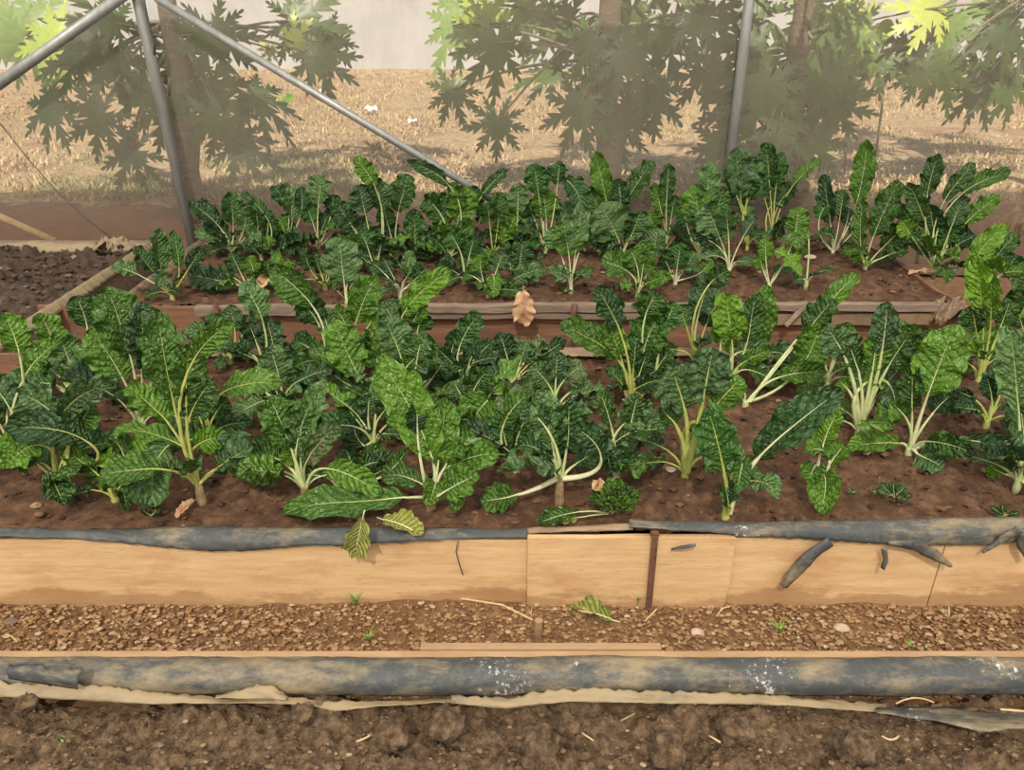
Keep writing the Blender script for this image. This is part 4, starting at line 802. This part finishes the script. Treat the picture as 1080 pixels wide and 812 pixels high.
(872,408,'chard hidden behind the slanting stalks, right',[(868,380,850,352,36,D(c='g')),(880,375,895,340,34,D(c='m')),(862,370,866,335,36,D(c='g'))],D(fill=4,size=.16,cols='gm')),
(958,478,'chard with white stalks radiating to all sides like a starfish, right front',[(978,418,1008,342,52,D(c='h',up=.05,tw=0,st='stalkw',th=1.2)),(962,432,962,384,28,D(c='m')),(984,436,1006,414,32,D(c='d')),(948,468,893,474,26,D(c='b',up=.4,dt=-.03)),(1015,464,1082,480,26,D(c='g',up=.5,ds=-.01,dt=-.03,st='stalk',th=1.3)),(965,488,980,548,48,D(c='g',up=.4,dt=-.1,tw=0,st='stalkw',th=1.2)),(955,440,940,425,26,D(c='m'))],D(fill=1,size=.14,cols='m',stalk='stalk')),
(968,395,'broad-leaved chard below the crumpled corner plastic, right',[(960,368,945,340,34,D(c='m')),(975,372,980,345,30,D(c='m')),(950,382,930,372,30,D(c='g'))],D(fill=4,size=.16,cols='mg')),
(1031,402,'tall bright chard on long yellow stalks near the right edge',[(1045,338,1046,284,26,D(c='b',up=.05)),(1030,350,1024,322,28,D(c='m')),(1055,345,1066,315,26,D(c='m')),(1036,330,1030,268,28,D(c='b',up=.1))],D(fill=3,size=.16,cols='mb',stalk='stalky')),
(1040,448,'half-stripped chard with many thin bent stalks near the right edge',[(1020,432,1005,440,14,D(c='d',st='stalkw')),(1055,415,1062,385,26,D(c='d')),(1026,420,1008,412,16,D(c='d')),(1050,432,1056,425,14,D(c='d')),(1046,420,1040,395,20,D(c='d'))],D(fill=4,size=.13,cols='d',stalk='stalky')),
(1073,512,'chard with large dark puckered leaves cut off by the right edge',[(1074,432,1064,344,44,D(c='g',up=.05)),(1085,440,1095,390,48,D(c='d')),(1060,500,1040,490,20,D(c='b')),(1076,500,1064,470,34,D(c='d')),(1055,492,1008,478,14,D(c='s')),(1082,520,1100,540,24,D(c='m'))],D(fill=4,size=.2,cols='dg',stalk='stalk')),
(1085,380,'dark chard against the right picture edge behind the puckered one',[(1078,345,1068,305,34,D(c='d')),(1082,325,1080,285,34,D(c='m'))],D(fill=5,size=.18,cols='dm')),
]
for bx, by, lab, lv, kw in exec_specs: chard(bx, by, lab, lv, **kw)
# small rosette plant at the front edge
B = at_z(645, 545, SZ); root = empty('chard_seedling', B); tag(root, 'small leafy rosette growing right at the front board, centre', 'chard plant', None)
r = random.Random(5)
for k in range(30):
    a = 2.399 * k; rad = 0.018 + 0.062 * (k / 30) ** 0.8; el = math.radians(78 - 55 * k / 30)
    h = Vector((math.cos(a), math.sin(a) * 0.7, 0)); S = B + h * rad * 0.35 + Vector((0, 0, 0.035 + 0.02 * (1 - k / 30))); T = S + (h * math.cos(el) + Vector((0, 0, math.sin(el)))) * r.uniform(0.045, 0.06)
    add_leaf(root, B + Vector((0, 0, .01)), S, T, r.uniform(0.028, 0.042), 'm' if k % 3 else 'b', up=0.5, tw=r.uniform(-30, 30), ruffle=0.4, thick=0.4, lod=1)
S = at_y(612, 540, B.y - 0.03); T = at_y(570, 552, B.y - 0.06); add_leaf(root, B + Vector((-.01, 0, .01)), S, T, 0.042, 'm', up=.5, thick=.6, bend=.8)
S = at_y(610, 546, B.y - 0.03); T = at_y(582, 549, B.y - 0.04); add_leaf(root, B + Vector((-.01, 0, .01)), S, T, 0.03, 'y', up=.5, thick=.5)
# low weeds and seedlings
def weed(px, py, rpx, n, label, bed='f', m='g', wl=0.6, cat='weed', z=None):
    z = z if z is not None else (SZ if bed == 'f' else SZ + .005); B = at_z(px, py, z); rr_ = rpx * depth(B) / FPX; root = empty('weed', B); tag(root, label, cat)
    r = random.Random(px)
    for k in range(n):
        a = 2.399 * k + r.random(); h = Vector((math.cos(a), math.sin(a), 0)); el = math.radians(r.uniform(15, 65)); d = h * math.cos(el) + Vector((0, 0, math.sin(el)))
        S = B + d * rr_ * 0.25; T = S + d * rr_ * r.uniform(.5, .9)
        add_leaf(root, B, S, T, rr_ * wl * r.uniform(.5, .8), m, up=.5, thick=.25, lod=1, ruffle=.1)
weed(943, 525, 22, 11, 'small grey-green weed left of the hanging front leaf, right', m='g')
weed(1066, 455, 16, 6, 'small weed in the stripped chard at the right edge', m='m')
weed(899, 520, 8, 7, 'tiny green seedling on bare soil right of the dangling leaf', m='m')
weed(922, 521, 8, 7, 'tiny green seedling left of the grey-green weed', m='m')
weed(1060, 545, 16, 8, 'low green weed in the bottom right corner of the bed', m='m')
weed(130, 500, 12, 6, 'small green weed under the left front chard', m='b')
weed(500, 292, 13, 8, 'light green star-shaped seedling left of the dead leaf on the back bed', bed='k', m='b')
weed(745, 300, 14, 9, 'small round-leaved weed right of the ray-stalked small chard', bed='k', m='m')
weed(596, 308, 8, 7, 'tiny seedling at the rail left of the white-stalked chard', bed='k', m='m')
weed(160, 545, 14, 7, 'low leafy weed at the liner below the drooping leaf', m='m')
weed(66, 783, 7, 3, 'two-leaf green seedling on the nearest soil, bottom left', m='b', z=NZ, wl=1)
# fallen leaves
def fallen(px, py, tx, ty, w, m, label, z, z2=None, up=.8, ruf=.5, seed=3, stalk=True, name='fallen_leaf', Y=None):
    S = at_z(px, py, z) if Y is None else at_y(px, py, Y); T = at_z(tx, ty, z2 or z) if Y is None else at_y(tx, ty, Y)
    root = empty(name, S); tag(root, label, 'leaf'); W = w * depth(S) / FPX
    ruf *= 0.4; s, t = np.array(S), np.array(T); n0 = unit(unit(np.array(CAM) - s) * (1 - up) + np.array([0, 0, 1.0]) * up)
    vs, fs, uv, uv2, P, nn = blade_mesh(s, (s + t) / 2 + n0 * 0.012, t, W, n0, seed, ruf, .4, 30, 12, pk=.3)
    mesh_obj('blade', rel(vs, root), fs, M[m], root, uv=uv, uv2=uv2)
    d = unit(s - t); mb = MB(); mb.tube([tuple(s + d * 0.02), tuple(s)] + [tuple(p + q * 0.001) for p, q in zip(P[2:24:3], nn[2:24:3])], 0.0018, 6)
    mb.build('midrib', M['dead'] if m == 'dead' else M['stalkw'], root, smooth=True)
fallen(404, 548, 446, 564, 24, 'y', 'yellow-green fallen leaf lying on the front board edge, right one of the pair', SZ + .02, up=.6, seed=9)
fallen(383, 545, 374, 586, 28, 'y', 'yellow-green leaf hanging over the front board edge, left of the pair', None, Y=FB - 0.03, up=.1, seed=12)
fallen(552, 306, 552, 342, 24, 'dead', 'curled dry orange-brown leaf hanging over the back bed rail', None, Y=3.10, up=.1, ruf=.7, seed=31)
fallen(646, 654, 596, 642, 24, 'y', 'pale wilted leaf lying on the gravel path under the short board', 0.012, up=.9, ruf=.4, seed=14, name='wilted_leaf')
fallen(925, 473, 912, 480, 10, 'dead', 'small dry brown leaf on the soil below the bright arched leaf', SZ + .01, up=.9, seed=15)
fallen(1005, 290, 958, 288, 10, 'dead', 'dry straw-coloured leaf scrap on the back bed soil at right', SZ + .01, up=.9, seed=16)
fallen(205, 528, 186, 546, 10, 'dead', 'thin dry leaf curled beside the pitted stem, left front', SZ + .01, up=.9, seed=17)
fallen(283, 292, 272, 305, 12, 'dead', 'small brown dry leaf standing among the left back chard', SZ + .06, up=.3, seed=18)
fallen(660, 420, 690, 404, 26, 'dead', 'withered brown leaf behind the bare soil patch right of centre', SZ + .03, up=.6, seed=19)
fallen(640, 518, 625, 514, 14, 'dead', 'withered reddish leaf tip on top of the front rosette', SZ + .08, up=.5, seed=20)
# twigs, straw and grass on the path
def twig(P, label, rr_=0.0026, z=0.026, m=M['straw'], name='twig', cat='twig'):
    Q = [at_z(x, y, z) for x, y in P]
    if len(Q) == 3: Q = [Q[0] * (1 - t) ** 2 + (Q[1] * 2 - (Q[0] + Q[2]) / 2) * (2 * t * (1 - t)) + Q[2] * t * t for t in [k / 8 for k in range(9)]]
    mb = MB(); mb.tube(Q, rr_ * 0.8, 6); tag(mb.build(name, m, smooth=True), label, cat)
twig([(436, 626), (480, 630), (530, 638), (562, 654)], 'long curved dry stalk on the gravel, centre', 0.0035)
twig([(3, 672), (10, 670), (18, 677)], 'short pale curved straw at far left on the gravel')
twig([(680, 655), (690, 645), (692, 642)], 'pale straw beside the rusty stake foot'); twig([(756, 650), (762, 642), (770, 640)], 'thin straw below the board joint, right of the stake')
twig([(1055, 748), (1080, 750), (1110, 752)], 'pale straw on the liner at the right edge', 0.003, z=.09)
twig([(945, 742), (965, 736), (985, 741)], 'bent straw where the flap leaves the roll, right', 0.002, z=.1)
twig([(614, 773), (626, 781)], 'short pale straw on the nearest soil near the centre', z=NZ + .012); twig([(748, 776), (760, 783)], 'short curved straw on the nearest soil, right of centre', z=NZ + .012)
twig([(930, 776), (940, 780), (948, 776)], 'small curved root on the nearest soil at right', z=NZ + .012); twig([(376, 782), (386, 778), (390, 775)], 'small pale rootlet on the nearest soil, left of centre', z=NZ + .012)
twig([(670, 752), (655, 760)], 'thin straw just below the jagged flap, centre right', 0.0012, z=NZ + .012)
def tuft(px, py, n, h, m, label, z=0.012, spread=1.0):
    h *= 1.5; n = int(n * 1.6); B = at_z(px, py, z); r = random.Random(px * 3); mb = MB()
    for k in range(n):
        a = r.random() * 6.28; d = Vector((math.cos(a), math.sin(a), 0)) * spread * r.uniform(.3, 1); w_ = Vector((-math.sin(a), math.cos(a), 0)) * 0.0021; hh = h * r.uniform(.5, 1)
        P = [B + d * hh * t * t * 0.9 + Vector((0, 0, hh * (t - 0.25 * t * t))) for t in (0, .35, .7, 1)]
        vs = []; 
        for i, p in enumerate(P): q = w_ * (1 - i / 3.2); vs += [p - q, p + q, p + Vector((0, 0, 0.0006)) ]
        mb.add(vs, [(3 * i, 3 * i + 1, 3 * i + 4, 3 * i + 3) for i in range(3)] + [(3 * i + 1, 3 * i + 2, 3 * i + 5, 3 * i + 4) for i in range(3)] + [(3 * i + 2, 3 * i, 3 * i + 3, 3 * i + 5) for i in range(3)])
    tag(mb.build('grass_tuft', M[m]), label, 'grass')
tuft(375, 638, 16, 0.045, 'grass', 'bright green grass tuft on the gravel below the left board')
tuft(388, 676, 12, 0.03, 'grass', 'thin green grass tuft against the near roll, left of centre'); tuft(672, 640, 8, 0.06, 'grass', 'thin green grass blades left of the rusty stake')
tuft(822, 668, 16, 0.03, 'grass', 'low green grass patch on the gravel at right'); tuft(960, 684, 9, 0.02, 'grass', 'sparse green grass sprout by the roll at far right')
tuft(130, 664, 8, 0.03, 'drygrass', 'dry straw tuft on the gravel at left', spread=1.5); tuft(560, 650, 6, .02, 'drygrass', 'dry straw tuft by the wooden peg', spread=1.6); tuft(1000, 655, 12, .035, 'drygrass', 'dry straw tuft on the gravel at right', spread=1.6)
# a few stones on the beds
def pebble(px, py, rp, label, z, m):
    c = at_z(px, py, z); mb = MB(); stone(mb, c + Vector((0, 0, .003)), rp * depth(c) / FPX, px); o = mb.build('pebble', m, smooth=True); s = o.modifiers.new('s', 'SUBSURF'); s.levels = 1; s.render_levels = 2; tag(o, label, 'stone')
M['palestone'] = simple('pale_stone', [(0.3, (0.35, 0.25, 0.17)), (0.7, (0.55, 0.46, 0.36))], 40, .9, .4)
pebble(707, 497, 7, 'pale bark chip beside the thick yellow-stalked chard', SZ, M['palestone']); pebble(580, 428, 4, 'pale stone chip in the mid bed', SZ, M['palestone'])
pebble(42, 544, 8, 'reddish stone at the liner in the left corner', SZ, M['rust']); pebble(40, 535, 9, 'brown lump of soil left of the knobbly root', SZ, M['crown'])
pebble(855, 273, 8, 'pinkish stone behind the bright folded leaf in the back bed', SZ, M['palestone']); pebble(940, 474, 4, 'white pebble left of the starfish-like chard', SZ, M['palestone'])
pebble(640, 648, 9, 'dark stone behind the wilted leaf on the path', 0.005, M['plastic2']); pebble(12, 657, 9, 'dark flat stone at far left on the path', 0.005, M['greywood'])
pebble(735, 668, 10, 'tan flat stone on the path right of the stake', 0.002, M['palestone']); pebble(886, 664, 11, 'tan earth lump on the path at right', 0.002, M['palestone'])
# ---------------------------------------------------------------- outside: papayas, grass
def palmate(rad, seed, droop=0.35, nl=9, flatn=False):
    r = random.Random(seed); V = []; F = []
    for k in range(nl):
        a = math.radians(-150 + 300 * k / (nl - 1)) + r.uniform(-.06, .06); L = rad * (1 - 0.38 * abs(k - (nl - 1) / 2) / ((nl - 1) / 2)) * r.uniform(.9, 1.08)
        d = np.array([math.sin(a), math.cos(a), 0]); s = np.array([math.cos(a), -math.sin(a), 0]); n = 21; base = len(V); W = L * 0.175; dr = droop * r.uniform(.7, 1.3)
        for i in range(n + 1):
            t = i / n; tooth = abs(((t * 4.6 + 0.1) % 1.0)); w_ = W * (0.22 + 0.78 * math.sin(math.pi * min(1, t ** 0.85)) ** .8) * (0.18 + 1.1 * (tooth if t > .3 else .4)) * (1 if t < .97 else .1)
            if t < .3: w_ = max(w_, W * 0.55)
            fwd = 0.15 * L * tooth * (1 if t > .3 else 0)
            for u in (-1, 0, 1):
                p = d * (t * L + (fwd if u else 0)) + s * u * w_; z = -dr * L * t * t - abs(u) * w_ * 0.25
                V.append((p[0], p[1], z))
        for i in range(n):
            q = base + i * 3; F += [(q, q + 1, q + 4, q + 3), (q + 1, q + 2, q + 5, q + 4)]
    return V, F
leafmesh = {}
def pleaf(tree, jx, jy, tx, ty, rpx, Y, crown, m='pap', face=0.5, seed=0):
    J = at_y(jx, jy, Y); T = at_y(tx, ty, Y); rad = 1.18 * rpx * depth(J) / FPX
    key = (seed % 7, m)
    if key not in leafmesh:
        V, F = palmate(1.0, seed % 7 + 3); me = bpy.data.meshes.new('papaya_blade'); me.from_pydata(V, [], F); me.materials.append(M[m]); me.polygons.foreach_set('use_smooth', [True] * len(me.polygons)); leafmesh[key] = me
    me = leafmesh[key]; o = bpy.data.objects.new('leaf', me); sc.collection.objects.link(o); o.parent = tree
    r = random.Random(jx * 3 + jy); y = (T - J); y = y.normalized() if y.length > .01 else Vector((0, 0, -1))
    v = (CAM - J).normalized(); n = (v * face + Vector((r.uniform(-.4, .4), r.uniform(-.3, .3), 1 - face))).normalized()
    x = y.cross(n).normalized(); z = x.cross(y).normalized()
    from mathutils import Matrix
    mt = Matrix((x, y, z)).transposed().to_4x4(); o.matrix_local = Matrix.Translation(J - tree.location) @ mt @ Matrix.Scale(rad, 4)
    P = []; C = (crown + J) / 2 + Vector((0, 0, 0.12)); 
    for i in range(9): t = i / 8; P.append(crown * (1 - t) ** 2 + C * 2 * t * (1 - t) + J * t * t)
    mb = MB(); mb.tube(rel(P, tree), [0.014 - 0.008 * i / 8 for i in range(9)], 7)
    pe = mesh_obj('petiole', mb.v, mb.f, M['papstem'], tree)
def papaya(label, bpx, Y, cpx, cpy, tr, leaves, extra=0, seed=1):
    B = at_y(bpx, 240, Y); B.z = 0; Cn = at_y(cpx, cpy, Y); root = empty('papaya_tree', B); tag(root, label, 'papaya tree', 'papaya trees behind the net')
    mb = MB(); n = 14; P = [B.lerp(Cn, i / n) + Vector((0.02 * math.sin(i * 1.1), 0, 0)) for i in range(-0, n + 1)]; P[0].z = -0.05
    top = Cn + Vector((0, 0, 1.6)); P.append(top); 
    mb.tube(rel(P, root), [tr * (1.25 - 0.5 * i / n) * (1 + .05 * math.sin(i * 5)) for i in range(n + 1)] + [tr * .4], 14)
    mesh_obj('trunk', mb.v, mb.f, M['bark'], root)
    r = random.Random(seed)
    for i, l in enumerate(leaves):
        dy = l[6] if len(l) > 6 else r.uniform(-.35, .5); m = l[5] if len(l) > 5 else 'pap'
        pleaf(root, *l[:5], Y + dy, Cn + Vector((0, 0, r.uniform(-.1, .3))), m, face=r.uniform(.55, .9), seed=i + seed)
    for i in range(extra):   # the crown carries on above what the picture frame cuts off
        a = 2.4 * i; d = Vector((math.cos(a), math.sin(a), 0)); J = Cn + d * r.uniform(.35, 1.0) + Vector((0, 0, r.uniform(.8, 2.5)))
        px = 540 + FPX * (J - CAM).x / depth(J); py = 406 - FPX * (J - CAM).dot(UP) / depth(J)
        pleaf(root, px, py, px + d.x * 30, py + 10, 62, J.y, Cn + Vector((0, 0, max(.2, J.z - Cn.z - .5))), 'pap', face=.15, seed=i + 3)
papaya('papaya tree with thick trunk seen behind the left post', 205, 5.55, 185, 60, 0.085, [
 (105,122,60,150,48),(140,160,100,175,42),(55,110,18,135,48),(20,45,-20,70,55,'papsun',.5),(85,55,40,70,52),(250,150,285,165,42),(268,100,300,125,50),(335,60,372,85,42),(310,22,380,30,50),(225,35,240,80,50),(40,20,0,10,50,'papsun',.7),(120,25,90,0,45),(175,110,165,160,50),(215,95,240,140,50),(150,90,120,120,46),
 (310,45,330,15,26,'papy'),(285,52,284,70,14,'papy'),(60,40,20,50,45,'papy',.3),(190,60,190,110,46),(345,40,350,80,38),(232,128,225,160,40),(115,62,95,100,50)], extra=24, seed=1)
papaya('papaya tree with broad trunk straight behind the rabbit-ear chard', 642, 5.6, 640, 62, 0.10, [
 (525,45,525,110,50),(482,25,462,55,46,'papsun',.7),(525,128,525,168,38),(478,95,465,125,34),(612,112,600,135,48),(690,95,697,158,48),(600,25,570,50,50),(700,35,740,60,50),(585,75,560,80,40),(745,75,770,110,46),(735,15,770,30,50),(665,15,660,60,55),(560,10,540,30,46,'papsun',.8),(500,5,480,20,46,'papsun',.9),(630,90,628,180,45),(650,130,655,180,40),(515,25,500,10,40,'papy',.6),(660,55,700,80,50),(625,45,590,95,44),(668,115,690,135,40)], extra=24, seed=4)
papaya('papaya tree with dense dark leaves right of the right post', 838, 5.7, 838, 70, 0.09, [
 (800,60,770,100,58),(860,55,890,85,58),(830,105,830,160,60),(780,115,745,150,52),(765,150,745,170,40),(820,140,860,160,46),(880,110,900,150,44),(800,20,770,20,52),(850,15,880,10,52,'papsun',.8),(890,40,920,70,50,'papsun',.9),(860,145,880,180,40),(810,90,790,130,55),(870,85,880,110,50),(800,165,810,185,36)], extra=24, seed=9)
papaya('papaya tree overhanging the upper right corner', 1130, 6.6, 1120, 0, 0.07, [
 (975,75,980,120,34),(1042,78,1060,130,50),(1000,25,980,60,50,'papsun',.2),(1062,30,1090,60,50),(925,60,905,90,42),(1030,95,1048,135,40),(958,50,955,90,44),(1065,90,1072,130,40),(985,10,950,0,48,'papy',.2),(1045,15,1050,50,48,'papsun',.3),(905,25,890,30,42,'papy',.3),(1000,70,1000,105,42)], extra=16, seed=14)
# broad-leaved saplings
def sapling(label, bpx, bpy, lv, Y):
    B = at_y(bpx, bpy, Y); B.z = 0; root = empty('sapling', B); tag(root, label, 'sapling'); top = at_y(lv[0][0], lv[0][1], Y)
    mb = MB(); mb.tube(rel([B, (B + top) / 2 + Vector((.01, 0, 0)), top], root), 0.012, 8); mesh_obj('stem', mb.v, mb.f, M['papstem'], root)
    for i, (sx, sy, tx, ty, w_) in enumerate(lv):
        S = np.array(at_y(sx, sy, Y)); T = np.array(at_y(tx, ty, Y - .08)); n0 = unit(unit(np.array(CAM) - S) * .6 + np.array([0, 0, .5]))
        vs, fs, uv, uv2, P, nn = blade_mesh(S, (S + T) / 2 + n0 * .05, T, w_ * depth(Vector(S)) / FPX, n0, i + 40, .12, .3, 18, 6)
        mesh_obj('leaf', rel(vs, root), fs, M['banana'], root, uv=uv, uv2=uv2)
sapling('sapling with a few bright green leaves behind the net, right of the right post', 897, 150, [(893, 76, 875, 62, 16), (893, 76, 890, 92, 14), (880, 98, 872, 88, 13), (893, 74, 902, 68, 10), (880, 96, 886, 104, 10)], 7.4)
sapling('broad-leaved plant glowing yellow-green at the upper right behind the net', 935, 110, [(935, 60, 920, 62, 22), (938, 62, 962, 50, 22), (940, 60, 948, 72, 18), (930, 50, 935, 20, 20), (938, 58, 965, 64, 14)], 8.0)
sapling('broad-leaved plant with upright bright leaves at the top, right of the post', 880, 90, [(880, 30, 860, 12, 20), (885, 28, 885, 0, 20), (890, 30, 912, 12, 18), (884, 32, 868, 36, 14)], 7.6)
sapling('thin stump plant on the dry field behind the left brace', 300, 130, [(300, 118, 292, 104, 10), (300, 118, 310, 100, 10)], 9.0)
# dry grass and green patch as stuff
def blades(n, x0, x1, y0, y1, h, seed, w_=0.006, dens=None):
    r = random.Random(seed); vs = []; fs = []
    for k in range(n):
        y = y0 + (y1 - y0) * r.random() ** 1.3; x = r.uniform(x0, x1) * (0.5 + 0.5 * y / y1)
        if dens and not dens(x, y, r): continue
        a = r.random() * 6.28; hh = h * r.uniform(.4, 1.2); lean = r.uniform(.2, 1.4)
        d = Vector((math.cos(a), math.sin(a), 0)); s = Vector((-d.y, d.x, 0)) * w_ * r.uniform(.6, 1.4); b = Vector((x, y, -0.01)); q = len(vs)
        vs += [b - s, b + s, b + d * hh * lean * .5 + Vector((0, 0, hh * .7)) + s * .6, b + d * hh * lean * .5 + Vector((0, 0, hh * .7)) - s * .6, b + d * hh * lean * 1.1 + Vector((0, 0, hh * .8))]
        fs += [(q, q + 1, q + 2, q + 3), (q + 3, q + 2, q + 4)]
    return vs, fs
def cl(x, y, r): return fbm(x * 0.9, y * 0.6, 3) + 0.25 * r.random() > -0.05
vs, fs = blades(42000, -11, 11, 6.3, 21.5, 0.06, 1, w_=0.009, dens=cl); o = mesh_obj('dry_grass', vs, fs, M['drygrass'], smooth=False); tag(o, 'dry straw-coloured grass covering the field outside the net', 'grass', kind='stuff')
vs, fs = blades(7000, -4.6, -1.3, 6.4, 8.4, 0.05, 2, w_=0.005, dens=lambda x, y, r: fbm(x, y, 8) > -.15); o = mesh_obj('green_grass', vs, fs, M['fieldgreen'], smooth=False); tag(o, 'patch of faded green grass outside the net at left', 'grass', kind='stuff')
def scrap(px, py, Y, s, label, nm='litter_scrap'):
    c = at_z(px, py, 0.02); r = random.Random(px); vs = []; fs = []
    for jn in range(6):
        for i in range(6): vs.append((c.x + (i / 5 - .5) * s, c.y + (jn / 5 - .5) * s * .7, 0.03 + s * .4 * (.5 + fbm(i * .5 + px, jn * .5, 2))))
    for jn in range(5):
        for i in range(5): q = jn * 6 + i; fs.append((q, q + 1, q + 7, q + 6))
    o = mesh_obj(nm, vs, fs, M['litter']); s_ = o.modifiers.new('t', 'SOLIDIFY'); s_.thickness = .004; tag(o, label, 'litter')
scrap(342, 98, 0, .16, 'pale litter scrap on the field just above the long brace'); scrap(392, 118, 0, .2, 'greyish rag on the field left of centre behind the net')
scrap(435, 130, 0, .12, 'white litter scrap on the field right of the greyish rag'); scrap(52, 107, 0, .12, 'white scrap on the field between left papaya leaves')
